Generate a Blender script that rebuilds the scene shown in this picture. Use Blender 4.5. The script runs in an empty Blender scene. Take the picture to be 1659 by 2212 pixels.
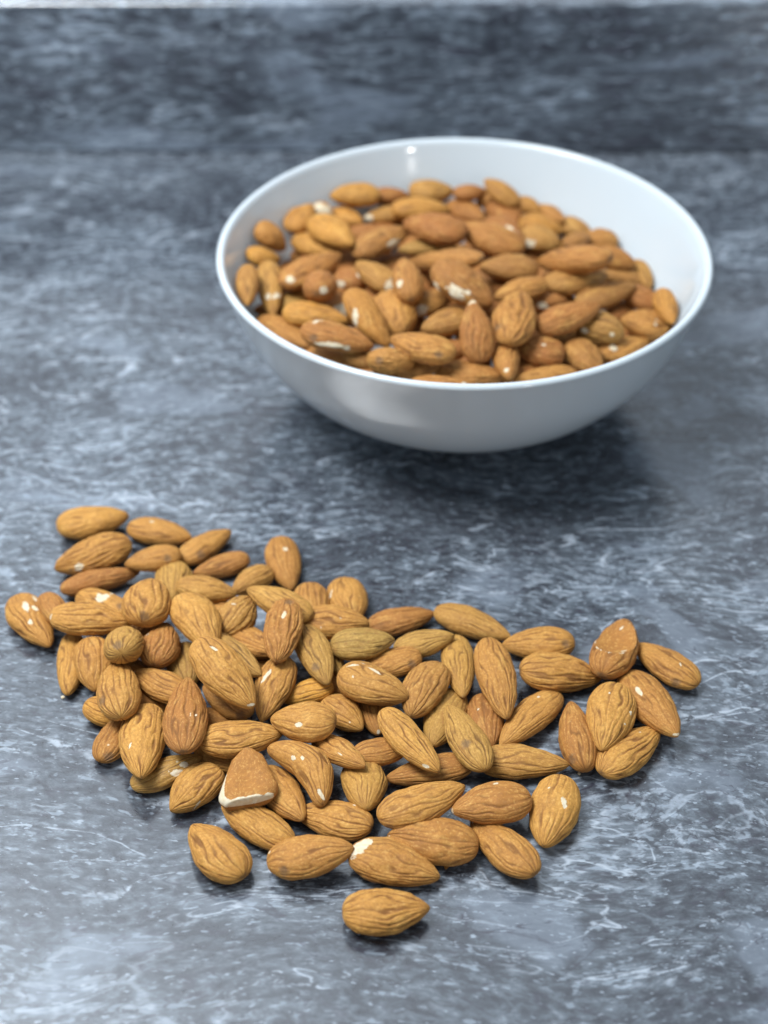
import bpy, math, random
import numpy as np

SC = bpy.context.scene
COL = SC.collection

# ------------------------------------------------------------------ camera
cam_d = bpy.data.cameras.new('camera')
cam = bpy.data.objects.new('camera', cam_d)
COL.objects.link(cam)
cam.location = (0.0, 0.0, 0.338)
cam.rotation_euler = (math.radians(90 - 39.25), 0, 0)
cam_d.sensor_fit = 'VERTICAL'
cam_d.sensor_height = 36.0
cam_d.lens = 36.0 * 3325 / 2212
cam_d.clip_start = 0.02
cam_d.clip_end = 20
cam_d.dof.use_dof = True
cam_d.dof.focus_distance = 0.435
cam_d.dof.aperture_fstop = 8.0
cam_d.dof.aperture_blades = 0
SC.camera = cam

# ------------------------------------------------------------------ world
w = bpy.data.worlds.new('World'); SC.world = w; w.use_nodes = True
bg = w.node_tree.nodes['Background']
bg.inputs[0].default_value = (0.72, 0.86, 1.0, 1)
bg.inputs[1].default_value = 0.42

# ------------------------------------------------------------------ lamps
def area(name, loc, target, size, size_y, power, color):
    d = bpy.data.lights.new(name, 'AREA'); d.shape = 'RECTANGLE'
    d.size = size; d.size_y = size_y; d.energy = power; d.color = color
    o = bpy.data.objects.new(name, d); COL.objects.link(o)
    o.location = loc
    from mathutils import Vector
    o.rotation_euler = (Vector(target) - Vector(loc)).to_track_quat('-Z', 'Y').to_euler()
    return o
area('window_light', (-0.40, 0.36, 1.05), (-0.02, 0.46, 0.05), 0.44, 0.40, 13.0, (0.95, 0.98, 1.0))
area('wall_wash_light', (-0.45, 0.36, 0.75), (-0.30, 0.71, 0.40), 0.25, 0.25, 3.8, (0.92, 0.96, 1.0))  # added lamp, no known source: brightens the wall mirrored in the worktop
area('small_lamp', (0.60, -0.75, 0.34), (0.03, 0.5, 0.05), 0.06, 0.08, 1.5, (1.0, 0.98, 0.95))

SC.view_settings.view_transform = 'Standard'
SC.view_settings.look = 'None'
SC.view_settings.exposure = -0.10
SC.view_settings.gamma = 1.0
SC.cycles.max_bounces = 8
SC.cycles.use_denoising = True

# bowl centre, rim radius, rim height (m)
BX, BY, BR, BH = 0.02857, 0.48862, 0.08888, 0.06200

# ------------------------------------------------------------------ helpers
def tag(o, label=None, cat=None, group=None, kind=None):
    if label: o['label'] = label
    if cat: o['category'] = cat
    if group: o['group'] = group
    if kind: o['kind'] = kind
    return o

def mesh_obj(name, verts, faces, mat, parent=None, smooth=True):
    me = bpy.data.meshes.new(name)
    me.from_pydata([tuple(v) for v in verts], [], [tuple(f) for f in faces])
    me.update()
    if smooth: me.polygons.foreach_set('use_smooth', [True] * len(me.polygons))
    o = bpy.data.objects.new(name, me); COL.objects.link(o)
    if mat: me.materials.append(mat)
    if parent: o.parent = parent
    return o

class N:
    """small node-tree builder"""
    def __init__(s, name):
        s.m = bpy.data.materials.new(name); s.m.use_nodes = True
        s.t = s.m.node_tree; s.t.nodes.clear()
        s.out = s.t.nodes.new('ShaderNodeOutputMaterial')
        s.b = s.t.nodes.new('ShaderNodeBsdfPrincipled')
        s.t.links.new(s.b.outputs[0], s.out.inputs[0])
    def node(s, typ, **kw):
        n = s.t.nodes.new(typ)
        for k, v in kw.items():
            if k.startswith('_'): setattr(n, k[1:], v)
            else: s.put(n.inputs[int(k[1:]) if k[1:].isdigit() and k[0] == 'i' else k.replace('_', ' ')], v)
        return n
    def put(s, sock, v):
        if isinstance(v, bpy.types.NodeSocket): s.t.links.new(v, sock)
        else: sock.default_value = v
    def math(s, op, a, b=0.0, c=0.0, clamp=False):
        n = s.t.nodes.new('ShaderNodeMath'); n.operation = op; n.use_clamp = clamp
        s.put(n.inputs[0], a); s.put(n.inputs[1], b); s.put(n.inputs[2], c)
        return n.outputs[0]
    def mix(s, f, a, b, blend='MIX'):
        n = s.t.nodes.new('ShaderNodeMix'); n.data_type = 'RGBA'; n.blend_type = blend
        s.put(n.inputs[0], f)
        s.put(n.inputs[6], a if isinstance(a, bpy.types.NodeSocket) else (*a, 1))
        s.put(n.inputs[7], b if isinstance(b, bpy.types.NodeSocket) else (*b, 1))
        return n.outputs[2]
    def ss(s, v, lo, hi):
        n = s.t.nodes.new('ShaderNodeMapRange'); n.interpolation_type = 'SMOOTHSTEP'
        s.put(n.inputs[0], v); s.put(n.inputs[1], lo); s.put(n.inputs[2], hi)
        return n.outputs[0]
    def noise(s, vec, scale, detail=4, rough=.5, dist=0.0, typ='FBM', lac=2.0):
        n = s.t.nodes.new('ShaderNodeTexNoise'); n.noise_type = typ
        n.normalize = True
        s.put(n.inputs['Vector'], vec); n.inputs['Scale'].default_value = scale
        n.inputs['Detail'].default_value = detail; n.inputs['Roughness'].default_value = rough
        n.inputs['Distortion'].default_value = dist; n.inputs['Lacunarity'].default_value = lac
        return n.outputs[0]
    def vmap(s, vec, scale=(1, 1, 1), loc=(0, 0, 0), rot=(0, 0, 0)):
        n = s.t.nodes.new('ShaderNodeMapping')
        s.put(n.inputs[0], vec); n.inputs[1].default_value = loc; n.inputs[2].default_value = rot; n.inputs[3].default_value = scale
        return n.outputs[0]
    def vadd(s, a, b, k=1.0):
        n = s.t.nodes.new('ShaderNodeVectorMath'); n.operation = 'MULTIPLY_ADD'
        s.put(n.inputs[0], b); n.inputs[1].default_value = (k, k, k); s.put(n.inputs[2], a)
        return n.outputs[0]
    def attr(s, name, typ='GEOMETRY'):
        n = s.t.nodes.new('ShaderNodeAttribute'); n.attribute_name = name; n.attribute_type = typ
        return n.outputs['Fac']

# ------------------------------------------------------------------ stone-look laminate
def stone(name, off=(0, 0, 0), k=(1, 1, 1), gain=(.84, .86, .90)):
    n = N(name)
    co = n.t.nodes.new('ShaderNodeTexCoord').outputs['Object']
    p = n.vmap(co, k, off)
    # gentle swirl that bends every layer
    wn = n.t.nodes.new('ShaderNodeTexNoise'); n.put(wn.inputs['Vector'], p); wn.inputs['Scale'].default_value = 11; wn.inputs['Detail'].default_value = 2
    p = n.vadd(p, wn.outputs['Color'], 0.03)
    sx = (0.62, 1.0, 1.0)
    ps = n.vmap(p, sx)
    big = n.noise(ps, 9, 3, .55, .5)
    mid = n.noise(ps, 36, 4, .55, .7)
    pat = n.noise(n.vmap(p, (.7, 1, 1), (.4, .2, 0)), 30, 2, .45, .6)
    fine = n.noise(n.vmap(p, (0.5, 1, 1)), 330, 5, .70, .3)
    fl1 = n.noise(n.vmap(p, (0.42, 1, 1), (.2, .5, 0)), 520, 2, .5, .2)
    fl2 = n.noise(n.vmap(p, (0.42, 1, 1), (.8, .1, 0)), 820, 2, .5)
    dk = n.noise(n.vmap(p, (0.5, 1, 1), (.5, .9, 0)), 330, 3, .6)
    def vein(scale, width, dist, sx=.45, off=(0, 0, 0)):
        v = n.noise(n.vmap(p, (sx, 1, 1), off), scale, 3, .55, dist)
        d = n.math('ABSOLUTE', n.math('SUBTRACT', v, .5))
        return n.math('SUBTRACT', 1.0, n.ss(d, 0.0, width))
    brk = n.ss(fine, .38, .54)
    v0 = n.math('MULTIPLY', n.math('MULTIPLY', vein(13, .010, 1.8, .35, (.9, .7, 0)), n.ss(pat, .42, .56)), brk)
    v1 = n.math('MULTIPLY', n.math('MULTIPLY', vein(26, .014, 1.5, .45), n.ss(mid, .45, .56)), brk)
    v2 = n.math('MULTIPLY', n.math('MULTIPLY', vein(60, .026, 1.0, .3, (.3, .1, 0)), n.ss(big, .44, .58)), brk)
    d1 = n.math('MULTIPLY', vein(40, .010, 1.6, .35, (.7, .4, 0)), n.ss(dk, .42, .55))
    f = n.math('ADD', n.math('MULTIPLY', big, .42), n.math('MULTIPLY', mid, .50))
    f = n.math('ADD', f, n.math('ADD', n.math('MULTIPLY', fine, 1.55), -.16))
    lum = n.ss(f, .74, 1.40)
    cr = n.t.nodes.new('ShaderNodeValToRGB'); n.put(cr.inputs[0], lum)
    e = cr.color_ramp.elements
    e[0].position = 0; e[0].color = (0.030, 0.032, 0.041, 1)
    e[1].position = 1; e[1].color = (0.256, 0.288, 0.323, 1)
    for pos, c in ((.3, (0.060, 0.067, 0.079, 1)), (.55, (0.092, 0.106, 0.122, 1)), (.8, (0.140, 0.162, 0.185, 1))):
        x = e.new(pos); x.color = c
    c = cr.outputs[0]
    c = n.mix(n.math('MULTIPLY', n.ss(pat, .56, .66), .50), c, (.235, .272, .318))           # pale smooth patches
    c = n.mix(n.math('MULTIPLY', n.ss(n.math('ADD', dk, n.math('MULTIPLY', mid, -.35)), .42, .52), .50), c, (.046, .040, .056))
    msk = n.ss(n.math('ADD', big, n.math('MULTIPLY', mid, .9)), .80, 1.12)
    c = n.mix(n.math('MULTIPLY', n.ss(n.math('ADD', fl1, n.math('MULTIPLY', msk, .07)), .62, .71), .50), c, (.36, .42, .475))
    c = n.mix(n.math('MULTIPLY', n.ss(n.math('ADD', fl2, n.math('MULTIPLY', msk, .05)), .66, .74), .6), c, (.46, .52, .58))
    c = n.mix(n.math('MULTIPLY', v0, .30), c, (.50, .55, .60))
    c = n.mix(n.math('MULTIPLY', v1, .85), c, (.50, .55, .60))
    c = n.mix(n.math('MULTIPLY', v2, .50), c, (.50, .56, .62))
    c = n.mix(n.math('MULTIPLY', d1, .7), c, (.035, .030, .045))
    c = n.mix(1.0, c, gain, 'MULTIPLY')
    n.put(n.b.inputs['Base Color'], c)
    n.b.inputs['Coat Weight'].default_value = .5; n.b.inputs['Coat Roughness'].default_value = .16
    n.put(n.b.inputs['Roughness'], n.math('ADD', .15, n.math('MULTIPLY', mid, .08)))
    n.b.inputs['Specular IOR Level'].default_value = .85
    bp = n.node('ShaderNodeBump', Strength=.12, Distance=.0004)
    n.put(bp.inputs['Height'], n.math('ADD', fine, n.math('MULTIPLY', dk, .4)))
    n.put(n.b.inputs['Normal'], bp.outputs[0])
    return n.m
M_TOP = stone('stone_laminate')
M_UP = stone('stone_laminate_upright', (1.7, .6, .2), (.45, .7, .8), (1.15, 1.2, 1.27))

def plain(name, col, rough=.5, spec=.5):
    n = N(name); n.b.inputs['Base Color'].default_value = (*col, 1)
    n.b.inputs['Roughness'].default_value = rough; n.b.inputs['Specular IOR Level'].default_value = spec
    return n
nw = plain('painted_wall', (.82, .87, .92), .85, .2)
co = nw.t.nodes.new('ShaderNodeTexCoord').outputs['Object']
bw = nw.node('ShaderNodeBump', Strength=.2, Distance=.002); nw.put(bw.inputs['Height'], nw.noise(co, 160, 3)); nw.put(nw.b.inputs['Normal'], bw.outputs[0])
M_WALL = nw.m

def box_verts(x0, x1, y0, y1, z0, z1, b=0.0):
    import bmesh
    bm = bmesh.new(); bmesh.ops.create_cube(bm, size=1)
    for v in bm.verts:
        v.co.x = x0 if v.co.x < 0 else x1; v.co.y = y0 if v.co.y < 0 else y1; v.co.z = z0 if v.co.z < 0 else z1
    if b: bmesh.ops.bevel(bm, geom=list(bm.edges), offset=b, segments=3, affect='EDGES', profile=.6)
    return bm
def box(name, dims, mat, b=0.0, kind=None, parent=None):
    bm = box_verts(*dims, b)
    me = bpy.data.meshes.new(name); bm.to_mesh(me); bm.free()
    me.materials.append(mat)
    o = bpy.data.objects.new(name, me); COL.objects.link(o)
    if kind: o['kind'] = kind
    if parent: o.parent = parent
    return o
YB = 0.690           # where the upright board meets the worktop
UPH = 0.0735         # height of the upright board
box('worktop', (-1.0, 1.0, -0.10, YB + .002, -0.04, 0.0), M_TOP, 0.0, 'structure')
box('backsplash_board', (-1.0, 1.0, YB, YB + .018, 0.0005, UPH), M_UP, .0012, 'structure')
box('back_wall', (-1.0, 1.0, YB + .018, YB + .10, -0.04, 1.3), M_WALL, 0.0, 'structure')

# ------------------------------------------------------------------ bowl
nb = N('white_porcelain')
nb.b.inputs['Base Color'].default_value = (.60, .665, .705, 1)
nb.b.inputs['Roughness'].default_value = .09
nb.b.inputs['Specular IOR Level'].default_value = .55
nb.b.inputs['Subsurface Weight'].default_value = .12
nb.b.inputs['Subsurface Radius'].default_value = (.006, .005, .0045)
nb.b.inputs['Subsurface Scale'].default_value = .6
M_BOWL = nb.m
def lathe(prof, seg=160):
    vs, fs = [], []
    for r, z in prof:
        for k in range(seg):
            a = 2 * math.pi * k / seg; vs.append((r * math.cos(a), r * math.sin(a), z))
    for i in range(len(prof) - 1):
        for k in range(seg):
            a, b = i * seg + k, i * seg + (k + 1) % seg
            fs.append((a, b, b + seg, a + seg))
    return vs, fs
def spline(pts, n=10):
    out = []
    P = [pts[0]] + list(pts) + [pts[-1]]
    for i in range(1, len(P) - 2):
        p0, p1, p2, p3 = [np.array(q) for q in P[i - 1:i + 3]]
        for k in range(n):
            t = k / n
            out.append(tuple(.5 * ((2 * p1) + (-p0 + p2) * t + (2 * p0 - 5 * p1 + 4 * p2 - p3) * t * t + (-p0 + 3 * p1 - 3 * p2 + p3) * t ** 3)))
    out.append(tuple(pts[-1]))
    return out
outer = spline([(.0325, .0035), (.042, .0055), (.0555, .0115), (.069, .022), (.080, .0375), (BR - .0012, BH - .004), (BR - .0002, BH - .0015)])
lip = [(BR - .0004, BH - .0006), (BR - .0012, BH), (BR - .0022, BH - .0001), (BR - .0030, BH - .0009)]
inner = spline([(BR - .0036, BH - .003), (.0768, .0385), (.066, .0245), (.0530, .0145), (.040, .0085), (.02, .0058), (.0002, .005)])
vs, fs = lathe([(.0002, .0035)] + outer + lip + inner)
bowl = bpy.data.objects.new('bowl', None); COL.objects.link(bowl)
bowl.location = (BX, BY, 0)
tag(bowl, 'round white porcelain bowl heaped with almonds, standing on the grey worktop', 'bowl')
mesh_obj('body', vs, fs, M_BOWL, bowl)
vs, fs = lathe([(.0285, .0034), (.0285, .0012), (.0292, .0003), (.0305, 0.0001), (.0318, .0004), (.0326, .0014), (.0330, .0036)])
mesh_obj('foot_ring', vs, fs, M_BOWL, bowl)

# ------------------------------------------------------------------ almond material
n = N('almond_skin')
co = n.t.nodes.new('ShaderNodeTexCoord').outputs['Object']
tone, olive, gold, seedv, gloss = [n.attr(k, 'OBJECT') for k in ('tone', 'olive', 'gold', 'seed', 'gloss')]
cs = n.node('ShaderNodeCombineXYZ'); n.put(cs.inputs[0], seedv); n.put(cs.inputs[1], n.math('MULTIPLY', seedv, 1.7))
pc = n.vadd(co, cs.outputs[0], 1.0)
gr, chip, scar, tipa = n.attr('groove'), n.attr('chip'), n.attr('scar'), n.attr('tipness')
fl = n.t.nodes.new('ShaderNodeAttribute'); fl.attribute_name = 'flow'; fl = fl.outputs['Vector']
blotch = n.noise(n.vmap(pc, (.6, 1, 1)), 230, 3, .55)
stri = n.noise(fl, 9.0, 4, .65)
grain = n.noise(fl, 26.0, 3, .7)
dust = n.noise(pc, 1300, 5, .75)
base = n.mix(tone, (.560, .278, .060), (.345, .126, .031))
base = n.mix(n.math('MULTIPLY', olive, .75), base, (.340, .220, .055))
base = n.mix(n.math('MULTIPLY', gold, .7), base, (.66, .31, .040))
base = n.mix(n.math('MULTIPLY', n.ss(blotch, .5, .72), .40), base, (.29, .120, .034))
base = n.mix(n.math('MULTIPLY', n.ss(blotch, .46, .28), .35), base, (.72, .42, .115))
base = n.mix(n.math('MULTIPLY', n.ss(stri, .50, .34), .55), base, (.30, .135, .042))
base = n.mix(n.math('MULTIPLY', n.ss(stri, .52, .66), .35), base, (.80, .50, .16))
gv = n.math('MULTIPLY', gr, n.math('ADD', .45, n.math('MULTIPLY', dust, .9)))
base = n.mix(n.math('MULTIPLY', n.ss(gv, .05, .85), .88), base, n.mix(olive, (.190, .075, .019), (.130, .072, .022)))
base = n.mix(n.math('MULTIPLY', n.ss(dust, .56, .72), .34), base, (.66, .44, .18))
base = n.mix(n.math('MULTIPLY', n.ss(dust, .44, .30), .35), base, (.22, .10, .034))
base = n.mix(n.math('MULTIPLY', n.ss(n.math('ADD', scar, n.math('MULTIPLY', n.math('SUBTRACT', dust, .5), 1.6)), .30, .95), .70), base, (.155, .092, .050))
chf = n.ss(n.math('ADD', chip, n.math('MULTIPLY', n.math('SUBTRACT', n.noise(n.vmap(pc, (.55, 1, 1)), 650, 4, .65), .5), n.math('MINIMUM', 2.4, n.math('ADD', .9, n.math('MULTIPLY', chip, 6.0))))), .42, .56)
white = n.mix(n.ss(n.noise(pc, 700, 3), .35, .7), (.72, .64, .48), (.66, .53, .34))
base2 = n.mix(chf, base, white)
n.put(n.b.inputs['Base Color'], base2)
n.put(n.b.inputs['Roughness'], n.math('SUBTRACT', n.math('ADD', .56, n.math('MULTIPLY', dust, .22)), n.math('MULTIPLY', gloss, .28)))
n.b.inputs['Specular IOR Level'].default_value = .26
n.b.inputs['Subsurface Weight'].default_value = 0.0
b1 = n.node('ShaderNodeBump', Strength=.6, Distance=.00022)
n.put(b1.inputs['Height'], n.math('ADD', n.math('ADD', n.math('ADD', n.math('MULTIPLY', stri, 1.1), n.math('MULTIPLY', grain, .5)), n.math('MULTIPLY', dust, .55)), n.math('MULTIPLY', chf, -.8)))
n.put(n.b.inputs['Normal'], b1.outputs[0])
M_ALM = n.m

# ------------------------------------------------------------------ numpy 3-D noise
_rs = np.random.RandomState(11)
_perm = _rs.permutation(256).astype(np.int64); _perm = np.concatenate([_perm, _perm, _perm])
_g = _rs.normal(size=(256, 3)); _g /= np.linalg.norm(_g, axis=1, keepdims=True)
def gnoise(p):
    i = np.floor(p).astype(np.int64); f = p - i; u = f * f * f * (f * (f * 6 - 15) + 10)
    i &= 255; r = 0
    for dx in (0, 1):
        for dy in (0, 1):
            for dz in (0, 1):
                h = _perm[_perm[_perm[(i[:, 0] + dx) & 255] + ((i[:, 1] + dy) & 255)] + ((i[:, 2] + dz) & 255)]
                d = f - np.array([dx, dy, dz])
                w = (u[:, 0] if dx else 1 - u[:, 0]) * (u[:, 1] if dy else 1 - u[:, 1]) * (u[:, 2] if dz else 1 - u[:, 2])
                r = r + w * (_g[h] * d).sum(1)
    return r * 1.6

_grid = {}
def grid(nl, nc):
    if (nl, nc) in _grid: return _grid[(nl, nc)]
    th = np.linspace(0, math.pi, nl + 2)[1:-1]
    s = (1 - np.cos(th)) / 2                      # 0 butt .. 1 tip, dense at the ends
    ph = np.linspace(0, 2 * math.pi, nc, endpoint=False)
    S, PH = np.meshgrid(s, ph, indexing='ij')
    fs = []
    for i in range(nl - 1):
        for k in range(nc):
            k2 = (k + 1) % nc
            fs.append((i * nc + k, (i + 1) * nc + k, (i + 1) * nc + k2, i * nc + k2))
    quads = np.array(fs, dtype=np.int32)
    b, t = nl * nc, nl * nc + 1
    tris = np.array([(b, k, (k + 1) % nc) for k in range(nc)] + [(t, (nl - 1) * nc + (k + 1) % nc, (nl - 1) * nc + k) for k in range(nc)], dtype=np.int32)
    _grid[(nl, nc)] = (S.ravel(), PH.ravel(), quads, tris)
    return _grid[(nl, nc)]

def almond_mesh(name, seed, L, W, T, o, chips, scar, res):
    nl, nc = res
    S, PH, quads, tris = grid(nl, nc)
    S = np.concatenate([S, [0., 1.]]); PH = np.concatenate([PH, [0., 0.]])
    p = o.get('p', .75); wr = .40 + .70 * o.get('w', .8)
    be = .51 + .29 * p
    ae = .455
    pk = ae / (ae + be)
    pr = S ** ae * (1 - S) ** be / (pk ** ae * (1 - pk) ** be)
    prt = S ** .45 * (1 - S) ** (.45 + .22 * p); prt /= prt.max()
    c, sn = np.cos(PH), np.sin(PH)
    off = np.array([seed * 7.31 % 97, seed * 3.17 % 89, seed * 5.71 % 83])
    # slightly lens-shaped section, one side fuller than the other
    ex = 1.0
    cy = np.sign(c) * np.abs(c) ** .94; cz = np.sign(sn) * np.abs(sn) ** ex
    x = (S - .5) * L
    y = cy * pr * W / 2; z = cz * prt * T / 2
    skew = ((seed * 37) % 17 / 17 - .5)
    y += skew * .10 * W * np.sin(math.pi * S) ** 1.5
    if o.get('bend'):
        y += o['bend'] * W * (np.sin(math.pi * S) - .5) * 1.15
    P = np.stack([x, y, z], 1)
    Nn = np.stack([(S - .42) * 1.1 * (1 - np.sin(math.pi * S) * .6), c / (W * .5) * 6, sn / (T * .5) * 6 * .9], 1)
    Nn /= np.linalg.norm(Nn, axis=1, keepdims=True)
    # ridges running lengthwise that merge and part
    q = np.stack([x * .075, c * 1.0, sn * 1.0], 1)
    warp = np.stack([gnoise(q * 1.2 + off + 9), gnoise(q * 1.2 + off + 33), gnoise(q * 1.2 + off + 51)], 1)
    nst = 14 + (seed * 13) % 5                     # furrows round the nut
    wa = gnoise(q * np.array([1.2, 1.0, 1.0]) + off + 9); wb = gnoise(q * np.array([1.8, 2.4, 2.4]) + off + 40); wc = gnoise(q * np.array([3.4, 5, 5]) + off + 60)
    ph = PH * nst / 2 + 2.6 * wa + 1.9 * wb + .75 * wc
    crease = np.clip(1 - np.abs(np.sin(ph)) * 1.30, 0, 1); crease = crease * crease * (3 - 2 * crease)
    ph2 = PH * nst + 3.4 * wb + 2.5 * wa + 1.3 * wc + 1.1
    crease2 = np.clip(1 - np.abs(np.sin(ph2)) * 1.35, 0, 1); crease2 = crease2 * crease2 * (3 - 2 * crease2)
    crease = crease * np.clip(.88 + .8 * gnoise(q * np.array([1.6, 3, 3]) + off + 81), .42, 1)
    crease2 = crease2 * np.clip(.50 + 1.5 * gnoise(q * np.array([2.4, 4, 4]) + off + 91), .05, 1)
    mod = np.clip(.85 + gnoise(q * 1.4 + off + 71) * .7, .35, 1.15)
    env = np.sin(math.pi * np.clip(S, 0, 1)) ** .45
    groove = np.clip((crease * .9 + crease2 * .55) * mod * (.45 + .55 * min(wr, 1.3)), 0, 1)
    lump = gnoise(P * .22 + off) * .32 + gnoise(P * .45 + off + 5) * .16 * wr
    cross = 0
    if wr > 1.1: cross = -np.clip(1 - np.abs(gnoise(P * np.array([.55, .4, .4]) + off + 2)) * 4, 0, 1) * .28 * (wr - .7)
    disp = (-(crease * .35 + crease2 * .24) * mod * wr * (.45 + .55 * env) + lump * env + cross * env + .10 * wr) * (W / 13)
    P += Nn * disp[:, None]
    flow = np.stack([x * .12, c, sn], 1) + warp * np.array([.1, .25, .25]) + off % 7
    # blunt scar at the butt
    chipa = np.zeros(len(S)); 
    for (cx, cyy, cz_, ux, uy, uz, rx, ry) in chips:
        C = np.array([cx, cyy, cz_]); U = np.array([ux, uy, uz]); nrm = C / np.array([L, W, T]) ** 2; nrm = nrm / np.linalg.norm(nrm)
        U = U - nrm * (U @ nrm); U /= max(np.linalg.norm(U), 1e-6); V = np.cross(nrm, U)
        d = P - C
        far = np.linalg.norm(d, axis=1) > max(rx, ry) * 2.2 + 1.5
        r = np.sqrt((d @ U / max(rx, .25)) ** 2 + (d @ V / max(ry * 1.15, .25)) ** 2 + (d @ nrm / 5) ** 2)
        chipa = np.maximum(chipa, np.where(far, 0, np.clip(1.5 - r, 0, 1)))
    P -= Nn * (np.clip((chipa - .45) * 6, 0, 1) * .10)[:, None]
    scara = np.zeros(len(S))
    if scar is not None:
        d = np.linalg.norm(P - np.array(scar), axis=1); scara = np.clip(1.35 - d / 1.9, 0, 1)
        P += Nn * (np.exp(-((d - 1.5) / .5) ** 2) * .12 - np.exp(-(d / 1.2) ** 2) * .18)[:, None]
    else:
        scara = np.clip(1 - S / .022, 0, 1) * .75
    tipn = np.clip((S - .965) / .03, 0, 1)
    scara = np.maximum(scara, tipn * .55)
    if o.get('scoop'):
        # cut face: everything above a tilted bowl-shaped surface is broken away
        Cc = np.array([L * .08, W * .12, T * 1.9]); Rr = T * 1.80
        d = P - Cc; r = np.linalg.norm(d, axis=1); m = r < Rr
        P[m] = Cc + d[m] / r[m][:, None] * Rr
        groove = np.where(m, groove * .25, groove)
        rim = np.abs(r - Rr) < .25
        chipa = np.maximum(chipa, np.where(rim, .40, 0))
    if o.get('tri'):
        # snapped across: wide end missing, smooth inner face, bared white edge
        xb = -L * .5 + L * .06
        sq = np.clip((L * .5 - P[:, 0]) / L, 0, 1)
        wid = W * .5 * (.40 + .68 * np.clip(sq * 1.3, 0, 1) ** .8) * np.clip(sq / .16, 0, 1) ** .5 * (1 - .30 * np.clip((sq - .80) / .20, 0, 1) ** 2)
        yy = np.sign(c) * np.abs(c) ** .8 * wid + L * .16 * (sq - .5)
        zz = np.sign(sn) * np.abs(sn) ** .9 * T * .5 * (.75 + .25 * np.sin(math.pi * sq))
        end = np.sin(np.clip(S / .03, 0, 1) * math.pi / 2) * np.sin(np.clip((1 - S) / .03, 0, 1) * math.pi / 2)
        P = np.stack([P[:, 0] , yy * end, zz * end], 1)
        hol = np.exp(-((P[:, 0] + L * .05) / (L * .3)) ** 2 - (P[:, 1] / (W * .33)) ** 2)
        P[:, 2] -= hol * T * .22 * (zz > 0)
        arcs = np.sin(np.hypot(P[:, 0] - L * .45, P[:, 1] * .9) * 2.3 + gnoise(P * .3 + off) * 2)
        P[:, 2] += (zz > 0) * arcs * .06
        groove = np.where(zz > 0, np.clip(-arcs, 0, 1) ** 2 * .32, .4)
        wobble = gnoise(P * .6 + off) * .6
        edge = (P[:, 0] < -L * .5 + 1.0 + wobble) & (zz > T * .02)
        side = (P[:, 1] * o['tri'] < -wid * .90 + wobble * .3) & (P[:, 0] < L * .10) & (zz > 0)
        chipa = np.where(edge | side, 1.0, 0.0)
        scara = np.clip(1 - (L * .5 - P[:, 0]) / 2.5, 0, 1) * .8
    P *= .001
    me = bpy.data.meshes.new(name)
    nv = len(P); me.vertices.add(nv); me.vertices.foreach_set('co', P.astype(np.float32).ravel())
    loops = np.concatenate([quads.ravel(), tris.ravel()])
    me.loops.add(len(loops)); me.loops.foreach_set('vertex_index', loops)
    nq, nt = len(quads), len(tris)
    me.polygons.add(nq + nt)
    me.polygons.foreach_set('loop_start', np.concatenate([np.arange(nq) * 4, nq * 4 + np.arange(nt) * 3]).astype(np.int32))
    me.polygons.foreach_set('use_smooth', np.ones(nq + nt, dtype=bool))
    me.update(calc_edges=True)
    for nm, arr in (('groove', groove), ('chip', chipa), ('scar', scara)):
        a = me.attributes.new(nm, 'FLOAT', 'POINT'); a.data.foreach_set('value', arr.astype(np.float32))
    a = me.attributes.new('flow', 'FLOAT_VECTOR', 'POINT'); a.data.foreach_set('vector', flow.astype(np.float32).ravel())
    me.materials.append(M_ALM)
    return me

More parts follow.
